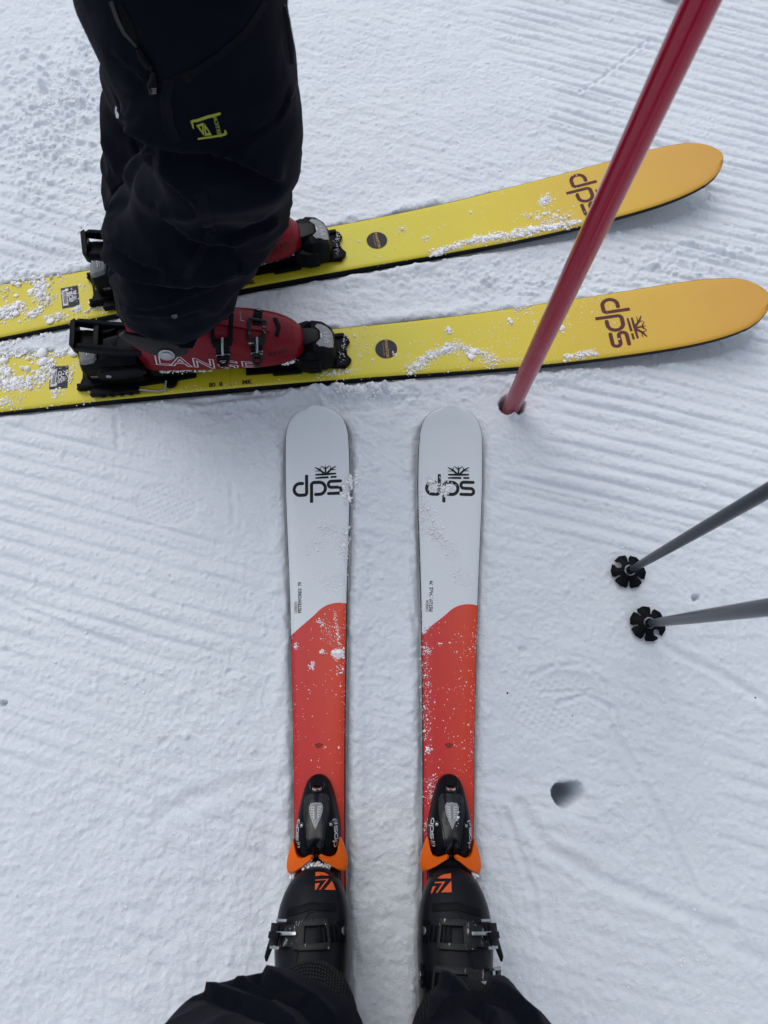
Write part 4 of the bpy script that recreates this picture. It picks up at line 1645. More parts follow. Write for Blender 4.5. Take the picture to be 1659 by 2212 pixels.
def black_boot(mski, side, label):
    root = empty('ski_boot', mski @ Matrix.Translation((-.450, 0, .046)), label, 'ski boot', 'black ski boots of the photographer')
    B = Boot(M_shellk, root, side)
    B.sole()
    m = side                     # +1: outer side is the left (+y)
    A = lambda d: 90 + m * d     # d > 0 towards the inner side
    pd = MB()
    B.strip(B.dense([(.262, A(-52)), (.270, A(-5)), (.266, A(48))]), .0105, -.0006, .0022, pd)
    pd.obj('toe_pad', M_black, root, angle=30)
    sm = MB()
    B.strip([(.262, A(-8)), (.256, A(-14)), (.246, A(-16)), (.205, A(-20)), (.165, A(-24))], .0016, -.0004, .0012, sm)
    B.strip([(.262, A(-8)), (.264, A(30))], .0016, -.0004, .0012, sm)
    sm.obj('shell_seam', M_black, root)
    ov = MB()
    B.strip([(.15 + i * .008, A(-3)) for i in range(13)], [.030 - .0005 * i for i in range(13)], .0004, .0010, ov)
    ov.obj('shell_overlap', M_shellk, root, angle=40)
    # orange emblem
    if m > 0:
        P = [[(0, 0), (.030, 0), (.026, .008), (.016, .011), (0, .011)], [(0, -.007), (.030, -.007), (.012, -.031), (.008, -.031), (.0235, -.0105), (0, -.0105)],
             [(0, -.017), (.010, -.017), (.002, -.031), (0, -.031)], [(.036, -.014), (.043, -.024), (.045, -.031), (.020, -.031)]]
        off = -.004
    else:
        P = [[(0, 0), (-.030, 0), (-.024, .006), (-.012, .010), (0, .011)], [(-.034, -.008), (-.012, -.008), (-.028, -.033), (-.033, -.033), (-.020, -.0115), (-.037, -.0115)],
             [(-.040, -.018), (-.032, -.018), (-.039, -.034), (-.045, -.034)], [(.0005, -.006), (.0005, -.031), (-.022, -.031)]]
        off = .007
    if 0: B.print_('emblem', tri2d(P, .004), lambda a, b: (.3015 + b * .74, 90 + (a - .0 + off) * .80 / .036 * 57.3), M_print_o, .0007)
    # scuffs on the toe
    # buckles: rivet on the inside, lever on the outside
    def bk(x):
        a0, a1 = (150, 20) if m > 0 else (30, 160)
        fr = MB()
        sgn = 1 if a1 > a0 else -1
        T = lambda t: a0 + (a1 - a0) * t
        B.strip(B.dense([(x, T(0)), (x, T(.10))]), .028, .0012, .0016, fr)
        B.strip(B.dense([(x, T(.08)), (x, T(.42))]), .017, .0012, .0018, fr)
        for i in range(5):
            t = .15 + i * .058
            B.strip([(x - .0095, T(t)), (x + .0095, T(t))], .0042, .0024, .0030, fr)
        fr.obj('buckle_ladder', M_black, root, angle=30)
        rv = MB()
        p, n_ = B.P(x, T(.045), .0028)
        rv.cyl(p, n_, .0056, .0020, 18, .0009)
        rv.obj('rivet', M_steel, root)
        f2 = MB()
        for o_ in (-.0135, .0135):
            B.strip(B.dense([(x + o_, T(.28)), (x + o_, T(.60))]), .0080, .0042, .0030, f2)
        B.strip([(x - .0165, T(.285)), (x + .0165, T(.285))], .0035, .0050, .0030, f2)
        B.strip(B.dense([(x, T(.555)), (x, T(.68))]), .0340, .0040, .0030, f2)
        f2.obj('buckle_frame', M_chip, root, angle=30)
        f3 = MB()
        B.strip(B.dense([(x + .001, T(.63)), (x + .001, T(.84))]), .0045, .0085, .0040, f3)
        f6 = MB()
        B.strip(B.dense([(x, T(.665)), (x - .001, T(.82))]), .0270, .0028, .0022, f6)
        f6.obj('buckle_base', M_chip, root, angle=30)
        for o_ in (-.0155, .0145):
            B.strip(B.dense([(x + o_, T(.76)), (x + o_, T(.88))]), .0036, .0090, .0050, f3)
        f3.obj('buckle_wire', M_steel, root, angle=30)
        f4 = MB()
        B.strip(B.dense([(x, T(.82)), (x - .001, T(.96))]), .0270, .0080, .0035, f4)
        B.strip(B.dense([(x - .002, T(.79)), (x - .002, T(.93))]), .0085, .0120, .0040, f4)
        # tail of the lever swings back
        p, n_ = B.P(x, T(.93))
        q0 = p + n_ * .0095
        t_ = Vector((-.30, .0, -.35)) + n_ * .40
        tl = [q0 + Vector((.010, 0, 0)), q0 + Vector((-.012, 0, 0)), q0 + Vector((-.036, m * .011, -.008)), q0 + Vector((-.030, m * .013, -.010))]
        f4.add([v for v in tl] + [v - n_ * .0035 for v in tl], [(0, 1, 2, 3), (7, 6, 5, 4), (0, 4, 5, 1), (1, 5, 6, 2), (2, 6, 7, 3), (3, 7, 4, 0)], .0008)
        f4.obj('buckle_lever', M_black, root, angle=30)
    bk(.236)
    if m < 0:
        bk(.183)
    B.print_('orange_line', tri2d([stroke([(0, 0), (.02, .006), (.05, .012)], .0011)], .006), lambda a, b: (.205 - a, 90 - m * 58 - m * (b / .055 * 57)), M_print_o, .0007)
    cf = MB()
    rings = []
    for i in range(13):
        tt = i / 12
        z = .118 + .19 * tt
        cx_ = .085 + .062 * tt
        rx, ry = .078, .0535 + .004 * tt
        rings.append([(cx_ + rx * math.cos(a), ry * math.copysign(abs(math.sin(a)) ** .8, math.sin(a)), z + .012 * math.cos(a) * (1 - tt)) for a in [2 * math.pi * k / 36 for k in range(36)]])
    cf.loft(rings).obj('cuff', M_shellk, root, angle=60)
    return root, B


bootL, BL = black_boot(mL, 1, 'black ski boot on the left white ski, orange emblem, knitted cuff over its top')
bootR, BR = black_boot(mR, -1, 'black ski boot on the right white ski, orange emblem, second buckle showing')


# ------------------------------------------------------------------ people
def voxel(obs, name, mt, parent, size=.006, smooth_it=6):
    m = MB()
    for rings in obs:
        m.loft(rings)
    me = bpy.data.meshes.new(name)
    m.bm.to_mesh(me)
    m.bm.free()
    o = bpy.data.objects.new(name, me)
    COL.objects.link(o)
    r = o.modifiers.new('r', 'REMESH')
    r.mode = 'VOXEL'
    r.voxel_size = size
    r.use_smooth_shade = True
    if smooth_it:
        s_ = o.modifiers.new('s', 'SMOOTH')
        s_.iterations = smooth_it
        s_.factor = .5
    bpy.context.view_layer.update()
    me2 = bpy.data.meshes.new_from_object(o.evaluated_get(bpy.context.evaluated_depsgraph_get()))
    bpy.data.objects.remove(o)
    me2.name = name
    return link(name, me2, mt, parent)


def ell(cx, cy, z, rx, ry, n=40, p=2.2, tilt=0.0):
    e = 2 / p
    return [(cx + rx * math.copysign(abs(math.cos(a)) ** e, math.cos(a)), cy + ry * math.copysign(abs(math.sin(a)) ** e, math.sin(a)), z + tilt * math.cos(a)) for a in [2 * math.pi * k / n for k in range(n)]]


def leg_from_outline(zs, Yf, Lf, Rf, ryf, p=2.2):
    rings = []
    for z in zs:
        Y = Yf(z)
        f = Y * cp + (CAM_H - z) * sp
        up = Y * sp - (CAM_H - z) * cp
        py = CY - FPX * up / f
        xl = (Lf(py) - CX) / FPX * f
        xr = (Rf(py) - CX) / FPX * f
        rings.append(ell((xl + xr) / 2, Y, z, (xr - xl) / 2, ryf(z), p=p))
    return rings


def itp(tab):
    xs = [t[0] for t in tab]
    ys = [t[1] for t in tab]
    return lambda v: float(np.interp(v, xs, ys))


def displace(o, fn, lines=None):
    me = o.data
    n = len(me.vertices)
    co = np.empty(n * 3, np.float32)
    me.vertices.foreach_get('co', co)
    no = np.empty(n * 3, np.float32)
    me.vertex_normals.foreach_get('vector', no)
    co = co.reshape(-1, 3).astype(float)
    no = no.reshape(-1, 3)
    d = fn(co)
    if lines:
        for ln_ in lines:
            d = d + crease(co, no, *ln_)
    co = co + no * d[:, None]
    me.vertices.foreach_set('co', co.astype(np.float32).ravel())
    me.update()


def ridged(p, seed):
    return 1 - 2 * np.abs(vnoise3(p, seed))


def crease(co, no, poly, up, dn, wpx, lpx):
    """raise the cloth on one side of a line and sink it on the other; line measured on the enlargement"""
    f = co[:, 1] * cp + (CAM_H - co[:, 2]) * sp
    upv = co[:, 1] * sp - (CAM_H - co[:, 2]) * cp
    px = (CX + FPX * co[:, 0] / f - 135) / .3581
    py = (CY - FPX * upv / f) / .3581
    best = np.full(len(px), 1e9)
    sg = np.zeros(len(px))
    tt = np.zeros(len(px))
    n = len(poly) - 1
    for i, (a, b_) in enumerate(zip(poly[:-1], poly[1:])):
        d, t = seg_dist(px, py, a, b_)
        cr_ = (b_[0] - a[0]) * (py - a[1]) - (b_[1] - a[1]) * (px - a[0])
        m_ = d < best
        best = np.where(m_, d, best)
        sg = np.where(m_, np.sign(cr_), sg)
        tt = np.where(m_, (i + t) / n, tt)
    view = co - np.array([0, 0, CAM_H])
    facing = (view * no).sum(1) < 0
    s_ = best * sg
    ends = smooth(0, .12, tt) * smooth(1, .88, tt)
    # negative side (above a line drawn left to right) is raised
    v = np.where(s_ < 0, up * np.exp(-(best / lpx) ** 2) * smooth(0, wpx, best), -dn * np.exp(-(best / lpx) ** 2) * smooth(0, wpx * .6, best))
    return v * ends * facing


# --- the standing skier
skier = empty('person', Matrix.Identity(4) @ Matrix.Translation((-.33, .92, 0)), 'standing skier in baggy black trousers with a lime print on the thigh, wearing red boots', 'person')
Ln = itp([(-700, 60), (-53, 150), (0, 178), (57, 206), (138, 251), (200, 268), (250, 290), (300, 320), (335, 330), (365, 300), (397, 271), (462, 250), (501, 241), (537, 240), (587, 246), (618, 250), (626, 262), (652, 264), (675, 275), (700, 300), (760, 330)])
Rn = itp([(-700, 560), (0, 617), (54, 620), (107, 629), (150, 640), (215, 645), (258, 652), (312, 651), (358, 636), (390, 612), (430, 612), (462, 604), (512, 578), (551, 553), (572, 535), (590, 512), (618, 508), (626, 486), (655, 470), (675, 450), (705, 415), (760, 400)])
Lf_ = itp([(-300, 250), (100, 245), (170, 243), (229, 226), (322, 230), (387, 234), (430, 240), (462, 252), (520, 262), (600, 270)])
Rf_ = itp([(-300, 520), (100, 520), (194, 520), (304, 500), (398, 490), (480, 470), (520, 460), (600, 450)])
zN = [.138, .145, .155, .165, .175, .184, .191, .197, .208, .23, .26, .29, .32, .36, .40, .43, .455, .48, .505, .53, .56, .60, .64, .68, .72, .76]
Yn = itp([(.1, .790), (.2, .795), (.45, .800), (.53, .775), (.6, .785), (.76, .82)])
ryn = itp([(.138, .052), (.165, .058), (.190, .074), (.197, .096), (.22, .102), (.26, .100), (.36, .094), (.44, .088), (.53, .096), (.62, .098), (.76, .105)])
near_leg = leg_from_outline(zN, Yn, Ln, Rn, ryn)
zF = [.14, .16, .2, .25, .3, .35, .4, .45, .5, .55, .6]
Yf2 = itp([(.1, 1.055), (.6, 1.05)])
far_leg = leg_from_outline(zF, Yf2, Lf_, Rf_, lambda z: .09)
cxN = sum(p[0] for p in near_leg[-1]) / 40
cxF = sum(p[0] for p in far_leg[-1]) / 40
near_leg.append(ell(cxN - .02, .855, .84, .115, .105))
near_leg.append(ell(cxN - .04, .88, .93, .11, .11))
far_leg += [ell(cxF + .02, 1.03, .70, .11, .10), ell(cxN - .03, 1.0, .82, .115, .105), ell(cxN - .04, .98, .93, .11, .11)]
pelvis = [ell(cxN - .04, .93, z, .125, r_) for z, r_ in ((.82, .10), (.86, .17), (.95, .19), (1.03, .18))]
trs = voxel([near_leg, far_leg, pelvis], 'trousers', M_cloth, skier, .0055, 3)


def folds(co):
    x, y, z = co[:, 0], co[:, 1], co[:, 2]
    p = np.stack([x * 6, y * 7, z * 15], -1)
    q = np.stack([x * 10 + z * 6, y * 10, z * 9 - x * 6], -1)
    low = smooth(.62, .40, z)
    cr = lambda q_, s_: np.clip(1 - np.abs(vnoise3(q_, s_)) * 3.0, 0, 1) ** 1.5
    d = .0060 * cr(q * .55 + .3 * np.stack([vnoise3(q * .5, 15)] * 3, -1), 14) * (.35 + low) - .0050 * cr(p * .6 + 7, 16) * (.2 + low)
    d = d + (.0085 * ridged(p + .8 * np.stack([vnoise3(p * .7, 5), vnoise3(p * .7, 6), vnoise3(p * .7, 7)], -1), 1) * (.25 + .9 * low)
         + .0040 * ridged(q * 1.6, 2) * (.2 + low) + .0012 * vnoise3(q * 5, 3))
    # band where the legs gather above the boots
    hem = smooth(.30, .24, z) * smooth(.14, .19, z)
    d = d * smooth(.13, .20, z) + .001 * hem
    return d


displace(trs, folds, [
    ([(255, 1480), (330, 1590), (430, 1650), (560, 1690), (720, 1705), (900, 1680), (1060, 1620)], .012, .012, 14, 70),
    ([(400, 700), (450, 780), (560, 860), (700, 895), (850, 905), (1050, 960), (1230, 1060), (1330, 1090)], .014, .012, 16, 110),
    ([(300, 1330), (370, 1130), (470, 980), (530, 900)], .009, .006, 12, 50),
    ([(530, 900), (600, 1010), (700, 1110), (780, 1210), (850, 1330), (900, 1400)], .007, .006, 10, 50),
    ([(560, 960), (640, 1060), (760, 1180)], .004, .004, 8, 30),
    ([(300, 1420), (400, 1520), (520, 1580), (640, 1600)], .007, .006, 10, 45),
    ([(560, 1200), (640, 1350), (760, 1450), (900, 1480), (1100, 1440)], .006, .006, 10, 45),
    ([(1290, 1290), (1180, 1350), (1080, 1400), (960, 1440)], .005, .005, 10, 40),
    ([(1010, 1450), (1080, 1560), (1060, 1620)], .005, .005, 10, 40),
    ([(340, 640), (420, 760), (500, 820)], .005, .005, 10, 40),
    ([(430, 540), (400, 680), (390, 740)], .004, .004, 8, 30),
    ([(330, 1800), (520, 1850), (700, 1820), (900, 1760), (1000, 1700)], .004, .005, 8, 30),
    ([(350, 1870), (520, 1900), (700, 1900), (860, 1860)], .003, .004, 8, 25),
    ([(300, 300), (420, 420), (560, 560)], .004, .004, 10, 40),
    ([(1390, 500), (1300, 720), (1150, 830), (950, 910)], .003, .003, 6, 25)])
# bring the object's origin to the skier without moving the mesh
inv = skier.matrix_world.inverted()
trs.data.transform(inv)
jk = [ell(cxN - .05 + t * .10, .93, .97 + t * .50, .125 - .01 * t, .20 - .02 * abs(t - .3)) for t in np.linspace(0, 1, 9)]
jk += [ell(cxN + .05, .93, 1.50, .10, .17), ell(cxN + .06, .93, 1.54, .06, .08), ell(cxN + .06, .93, 1.60, .055, .06)]
def arm(pts, rr):
    m = []
    for i, p in enumerate(pts):
        p = Vector(p)
        t = (Vector(pts[min(i + 1, len(pts) - 1)]) - Vector(pts[max(i - 1, 0)])).normalized()
        a = t.cross(Vector((.3, .2, 1))).normalized()
        b = t.cross(a)
        m.append([tuple(p + (a * math.cos(k * .3142) + b * math.sin(k * .3142)) * rr[i]) for k in range(20)])
    return m
armN = arm([(cxN + .03, .76, 1.46), (cxN + .02, .70, 1.40), (cxN - .03, .66, 1.20), (cxN + .10, .72, 1.08), (cxN + .16, .80, 1.06)], [.07, .068, .060, .055, .05])
armF = arm([(cxN + .03, 1.10, 1.46), (cxN + .02, 1.16, 1.40), (cxN - .03, 1.20, 1.20), (cxN + .10, 1.14, 1.08), (cxN + .16, 1.06, 1.06)], [.07, .068, .060, .055, .05])
j = voxel([jk, armN, armF], 'jacket', M_jacket, skier, .014, 5)
j.data.transform(inv)
def ball(c, rx, ry, rz, n=14):
    rings = []
    for i in range(n + 1):
        a = -math.pi / 2 + math.pi * i / n
        r_ = max(math.cos(a), .02)
        rings.append([(c[0] + rx * r_ * math.cos(k * .2618), c[1] + ry * r_ * math.sin(k * .2618), c[2] + rz * math.sin(a)) for k in range(24)])
    return rings
h = MB().loft(ball((cxN + .08, .93, 1.70), .105, .085, .125)).obj('helmet', M_helmet, skier)
h.data.transform(inv)

# prints and tapes on the trousers, laid onto the cloth
bpy.context.view_layer.update()
def world_bvh(o):
    mw = o.matrix_world
    return BVHTree.FromPolygons([mw @ v.co for v in o.data.vertices], [p.vertices for p in o.data.polygons])


TB = world_bvh(trs)


def lay(name, v2f, mt, parent, bvh, lift=.0012, conv=None):
    V, F, Lr = v2f
    out_, ok = [], []
    for (a, b), k in zip(V, Lr):
        x, y = conv(a, b) if conv else (a, b)
        o_, d_ = ray(x, y)
        h_ = bvh.ray_cast(o_, d_)
        if h_[0] is None:
            out_.append((0, 0, 0))
            ok.append(False)
            continue
        out_.append(tuple(h_[0] - d_ * (lift + .00005 * k)))
        ok.append(True)
    FF = []
    for f in F:
        if not all(ok[i] for i in f):
            continue
        p, q_, r_ = [Vector(out_[i]) for i in f[:3]]
        if max((p - q_).length, (q_ - r_).length, (p - r_).length) > .05:
            continue
        FF.append(f if (q_ - p).cross(r_ - p).dot(Vector((0, 0, CAM_H)) - p) > 0 else f[::-1])
    iv = parent.matrix_world.inverted()
    # drop unused
    used = sorted({i for f in FF for i in f})
    mp = {i: k for k, i in enumerate(used)}
    return mk(name, [iv @ Vector(out_[i]) for i in used], [[mp[i] for i in f] for f in FF], mt, parent, False)


def z3(a, b):       # coordinates measured on an enlargement of the trousers
    return a * .3581 + 135, b * .3581


def zl(a, b):       # enlargement of the print
    return (a / 6.3808 + 700) / 1.8517, (b / 6.3808 + 420) / 1.8517


P = [stroke([(470, 590), (425, 430), (440, 415), (560, 400), (850, 300), (1000, 265), (1135, 225)], [34, 52, 60, 74, 72, 70, 66]),
     stroke([(600, 865), (800, 835), (950, 815), (1150, 780), (1270, 750), (1300, 720), (1275, 655)], [44, 48, 50, 56, 60, 60, 40])]
vd = [[(540, 515), (725, 452), (740, 790)], [(742, 460), (945, 768), (762, 788)]]
def tri_ring(t, k):
    c = (sum(p[0] for p in t) / 3, sum(p[1] for p in t) / 3)
    i_ = [(c[0] + (p[0] - c[0]) * k, c[1] + (p[1] - c[1]) * k) for p in t]
    return [[t[i], t[(i + 1) % 3], i_[(i + 1) % 3], i_[i]] for i in range(3)]
for t in vd:
    P += tri_ring(t, .42)
em = lay('thigh_print', tri2d(P, 60), M_lime, skier, TB, .0015, zl)
tx = text2d('VERTICAL', 145, 2.0, 30)
lay('thigh_lettering', tx, M_lime, skier, TB, .0015, lambda a, b: zl(1075 + b * .95 + (a) * -.22 * 1.0, 545 - a * .86))
def band(pts, w_):
    return tri2d([stroke(pts, w_, (0, 0))], 40)
lay('pocket_zip', band([(1230, 10), (1120, 190), (960, 330), (800, 440), (740, 475)], 40), M_seam, skier, TB, .0010, z3)
lay('pocket_seam', band([(1215, 10), (1100, 180), (940, 320), (780, 425), (650, 475)], 8), M_zip, skier, TB, .0016, z3)
lay('pocket_end', band([(735, 450), (770, 495)], 46), M_zip, skier, TB, .0018, z3)
lay('side_zip', band([(640, 480), (620, 600), (640, 760), (690, 860)], 70), M_seam, skier, TB, .0010, z3)
lay('side_zip_line', band([(600, 560), (605, 660), (630, 800), (660, 860)], 6), M_zip, skier, TB, .0016, z3)
lay('knee_seam', band([(1418, 470), (1400, 560), (1300, 740), (1150, 830), (1000, 910), (900, 930)], 6), M_zip, skier, TB, .0012, z3)
lay('knee_tape', band([(830, 1160), (850, 1260), (900, 1400)], 75), M_seam, skier, TB, .0010, z3)
lay('shin_tape', band([(900, 1410), (850, 1500), (745, 1680)], 60), M_seam, skier, TB, .0010, z3)
lay('vent_lining', band([(340, 20), (400, 160), (455, 280)], [30, 60, 16]), mat('vent_dark', (.001, .001, .0015, 1), .9), skier, TB, .0010, z3)
lay('vent_edge', band([(290, 10), (330, 120), (370, 200), (450, 290)], [24, 24, 22, 12]), mat('vent_grey', (.03, .031, .032, 1), .5), skier, TB, .0016, z3)
lay('calf_mark', tri2d([[(318, 640), (328, 648), (326, 668), (340, 690), (338, 714), (324, 712), (316, 676)]], 12), M_print_w, skier, TB, .0020, z3)
M_zipg = mat('hem_grey', (.10, .10, .10, 1), .6)
lay('hem_mark', tri2d([[(660, 1900), (690, 1895), (695, 1915), (675, 1925), (655, 1915)]], 14), M_zipg, skier, TB, .0020, z3)
# prints on the boots
SN, SL, SR = world_bvh(BN.shell), world_bvh(BL.shell), world_bvh(BR.shell)
LG = lambda a, b: (443 + a * 66 + b * -6, 786 + a * 66 * .066 - b * 27)
lay('lettering', text2d('LANGE', 1.0, .030, .2, 1.08), M_print_w, bootN, SN, .0009, LG)
lay('lettering_fill', text2d('LANGE', 1.0, -.012, .2, 1.08), M_shellr, bootN, SN, .0015, LG)
ez = lambda a, b: (a / 7.449 + 594, b / 7.449 + 1647)
lay('emblem', tri2d([[(650, 1765), (700, 1760), (790, 1770), (840, 1795), (872, 1822), (760, 1815), (650, 1830)],
                     [(650, 1885), (868, 1872), (730, 2048), (708, 2048), (828, 1890), (650, 1902)],
                     [(648, 1945), (722, 1940), (664, 2048), (644, 2050)],
                     [(915, 1905), (950, 1975), (975, 2052), (798, 2048)]], 30), M_print_o, bootL, SL, .0012, ez)
ez2 = lambda a, b: (a / 7.449 + 874.9, b / 7.449 + 1647)
lay('emblem', tri2d([[(522, 1865), (570, 1825), (630, 1800), (740, 1782), (740, 1865)],
                     [(482, 1922), (648, 1916), (524, 2096), (495, 2098), (600, 1940), (474, 1944)],
                     [(446, 1995), (498, 1988), (436, 2104), (412, 2106)],
                     [(744, 1902), (752, 2088), (580, 2090)]], 30), M_print_o, bootR, SR, .0012, ez2)
# zip pullers hanging on the thigh
def puller(pts, rr, name):
    W = []
    for (a, b) in pts:
        o_, d_ = ray(*z3(a, b))
        h_ = TB.ray_cast(o_, d_)
        W.append(inv @ ((h_[0] - d_ * .004) if h_[0] else o_ + d_ * .75))
    return MB().tube(W, rr, 10).obj(name, M_black, skier)


puller([(455, 290), (480, 350), (520, 400), (545, 412)], [.003, .0042, .0042, .003], 'zip_pull')
puller([(548, 430), (545, 480), (542, 520), (548, 560)], [.0022, .0040, .0060, .0050], 'zip_pull')
lay('zip_pull_mark', tri2d([stroke([(536, 536), (566, 536)], 3, (0, 0)), stroke([(536, 564), (566, 564)], 3, (0, 0)), stroke([(544, 542), (550, 558), (556, 542)], 3, (0, 0)), stroke([(560, 560), (563, 544)], 3, (0, 0))], 12), M_print_wf, skier, TB, .0125, z3)
# toggle hanging by the front of the knee
o_, d_ = ray(617, 38)
pc = o_ + d_ * .83
o_, d_ = ray(620, 0)
pa = o_ + d_ * .80
tg = MB().tube([pa, pa.lerp(pc, .5), pc + Vector((0, 0, .01)), pc, pc - Vector((0, .0, .03)), pc - Vector((0, 0, .045))], [.0010, .0010, .0015, .0042, .0055, .004], 12).obj('drawcord_toggle', M_black, skier)
tg.data.transform(inv)
# flap sticking out at the back of the far calf
fl = [un(225, 358, .36), un(236, 366, .35), un(262, 455, .25), un(250, 455, .25), un(228, 400, .30)]
fo = []
for p in fl:
    fo.append(inv @ Vector((p.x, 1.03, p.z)))
# front corner of the trouser cuff lying over the near boot
hemp = [un(345, 655, .235), un(475, 640, .235), un(448, 690, .215), un(416, 753, .195), un(388, 752, .195), un(350, 700, .215)]
hp_ = [inv @ p for p in hemp]
hm = MB().add([p for p in hp_] + [p + Vector((0, .010, -.006)) for p in hp_], [list(range(6)), list(range(6, 12))] + [[i, (i + 1) % 6, 6 + (i + 1) % 6, 6 + i] for i in range(6)], .0012)
hm.obj('cuff_flap', M_cloth, skier)

# --- the photographer
ph = empty('person', Matrix.Translation((0, -.40, 0)), 'photographer in dark trousers seen from above, black ski boots on white skis', 'person')
invp = ph.matrix_world.inverted()
legL = [ell(-.105, -.335, .285, .075, .085), ell(-.115, -.330, .30, .100, .108), ell(-.135, -.330, .33, .118, .112), ell(-.142, -.335, .37, .118, .105), ell(-.14, -.340, .45, .110, .105),
        ell(-.135, -.36, .55, .10, .11), ell(-.13, -.385, .70, .105, .115), ell(-.12, -.41, .85, .11, .12), ell(-.10, -.43, .95, .11, .12)]
legR = [ell(.108, -.340, .265, .080, .080), ell(.110, -.340, .28, .092, .103), ell(.112, -.342, .31, .100, .104), ell(.112, -.346, .37, .100, .102), ell(.112, -.350, .45, .100, .103),
        ell(.115, -.36, .55, .10, .11), ell(.12, -.385, .70, .105, .115), ell(.12, -.41, .85, .11, .12), ell(.10, -.43, .95, .11, .12)]
pel = [ell(0, -.43, z, r_, .12) for z, r_ in ((.84, .10), (.88, .18), (.97, .20), (1.04, .19))]
tp = voxel([legL, legR, pel], 'trousers', M_cloth2, ph, .0060, 4)


def folds_p(co):
    x, y, z = co[:, 0], co[:, 1], co[:, 2]
    p = np.stack([x * 9 + z * 3, y * 5, z * 9 - x * 5], -1)
    low = smooth(.75, .45, z)
    d = .011 * ridged(p, 11) * (.4 + .6 * low) + .003 * ridged(p * 2.3, 12)
    # peaks of the gathered hem
    fr_ = smooth(.40, .30, z) * smooth(-.36, -.28, y)
    d = np.where(x > 0, d * .45, d * .8)
    d = d + fr_ * (.010 * np.exp(-((x - .080) / .016) ** 2) + .012 * np.exp(-((x - .138) / .016) ** 2) - .008 * np.exp(-((x - .109) / .012) ** 2))
    return d


zc = lambda q_: [((x - 135) / .3581, y / .3581) for x, y in q_]
displace(tp, folds_p, [
    (zc([(520, 2085), (600, 2125), (660, 2165), (720, 2230)]), .008, .010, 12, 60), (zc([(380, 2140), (480, 2150), (580, 2180), (640, 2230)]), .008, .009, 12, 60),
    (zc([(430, 2110), (520, 2120), (600, 2150)]), .005, .006, 10, 40), (zc([(985, 2080), (950, 2130), (930, 2180), (925, 2230)]), .007, .009, 12, 55),
    (zc([(1033, 2080), (1050, 2140), (1100, 2180), (1170, 2230)]), .008, .010, 12, 55), (zc([(900, 2130), (980, 2150), (1060, 2200), (1080, 2240)]), .006, .008, 10, 50)])
tp.data.transform(invp)
kn = MB().loft([ell(-.086, -.318, z, rx, ry, 48) for z, rx, ry in ((.235, .050, .078), (.245, .057, .092), (.26, .062, .101), (.28, .063, .106), (.30, .062, .106), (.33, .06, .09))])
kn = kn.obj('knitted_cuff', M_knit, ph, angle=60)
displace(kn, lambda co: .0022 * vnoise3(co * 40, 9))
kn.data.transform(invp)
kn = MB().loft([ell(.092, -.325, z, rx, ry, 48) for z, rx, ry in ((.235, .050, .070), (.25, .060, .084), (.27, .066, .092), (.29, .066, .09), (.32, .06, .08))])
kn = kn.obj('knitted_cuff', M_knit, ph, angle=60)
kn.data.transform(invp)
jk = [ell(0, -.43 + .02 * t, .98 + t * .50, .20 - .0 * t, .125 + .01 * math.sin(3 * t)) for t in np.linspace(0, 1, 9)]
jk += [ell(0, -.41, 1.52, .16, .10), ell(0, -.40, 1.56, .075, .07), ell(0, -.40, 1.62, .06, .06)]
aL = arm([(-.17, -.42, 1.46), (-.24, -.42, 1.40), (-.28, -.42, 1.20), (-.20, -.30, 1.16), (-.13, -.24, 1.19)], [.07, .068, .058, .050, .045])
aR = arm([(.17, -.42, 1.46), (.24, -.42, 1.40), (.28, -.42, 1.20), (.20, -.30, 1.16), (.13, -.24, 1.19)], [.07, .068, .058, .050, .045])
j = voxel([jk, aL, aR], 'jacket', M_jacket, ph, .014, 5)
j.data.transform(invp)
h = MB().loft(ball((0, -.37, 1.70), .085, .105, .125)).obj('helmet', M_helmet, ph)
h.data.transform(invp)

# ------------------------------------------------------------------ poles
pb, pt = un(1107, 874, 0), un(1516, 0, .808)
ax_ = (pt - pb).normalized()
root = empty('marker_pole', Matrix.Translation(pb), 'thick red pole stuck upright in the snow in front of the yellow ski tips', 'pole')
e1 = ax_.orthogonal().normalized()
rr = [[tuple(ax_ * s_ + (e1 * math.cos(2 * math.pi * k / 40) + ax_.cross(e1) * math.sin(2 * math.pi * k / 40)) * (.0172 + .0001 * s_)) for k in range(40)] for s_ in (-.14, 0, .2, .5, .8, 1.2, 1.75)]
m = MB()
m.loft(rr)
m.obj('shaft', M_redpole, root, angle=40)
MB().cyl(ax_ * 1.745, ax_, .019, .02, 32, .003).obj('cap', M_black, root)


def basket_outline(notch_at, rot):
    """six petals split by slits, one slit widened to a round bite"""
    P_, n = [], 6
    for i in range(n):
        a0 = rot + i * 60
        pet = []
        for f, r_ in ((4, .58), (3.5, .84), (8, 1.0), (32, 1.03), (52, .99), (56.5, .84), (56, .58)):
            pet.append((a0 + f, r_))
        P_.append(pet)
    out_ = []
    for i, pet in enumerate(P_):
        for (a, r_) in pet:
            out_.append((r_ * math.cos(R(a)), r_ * math.sin(R(a))))
    return out_


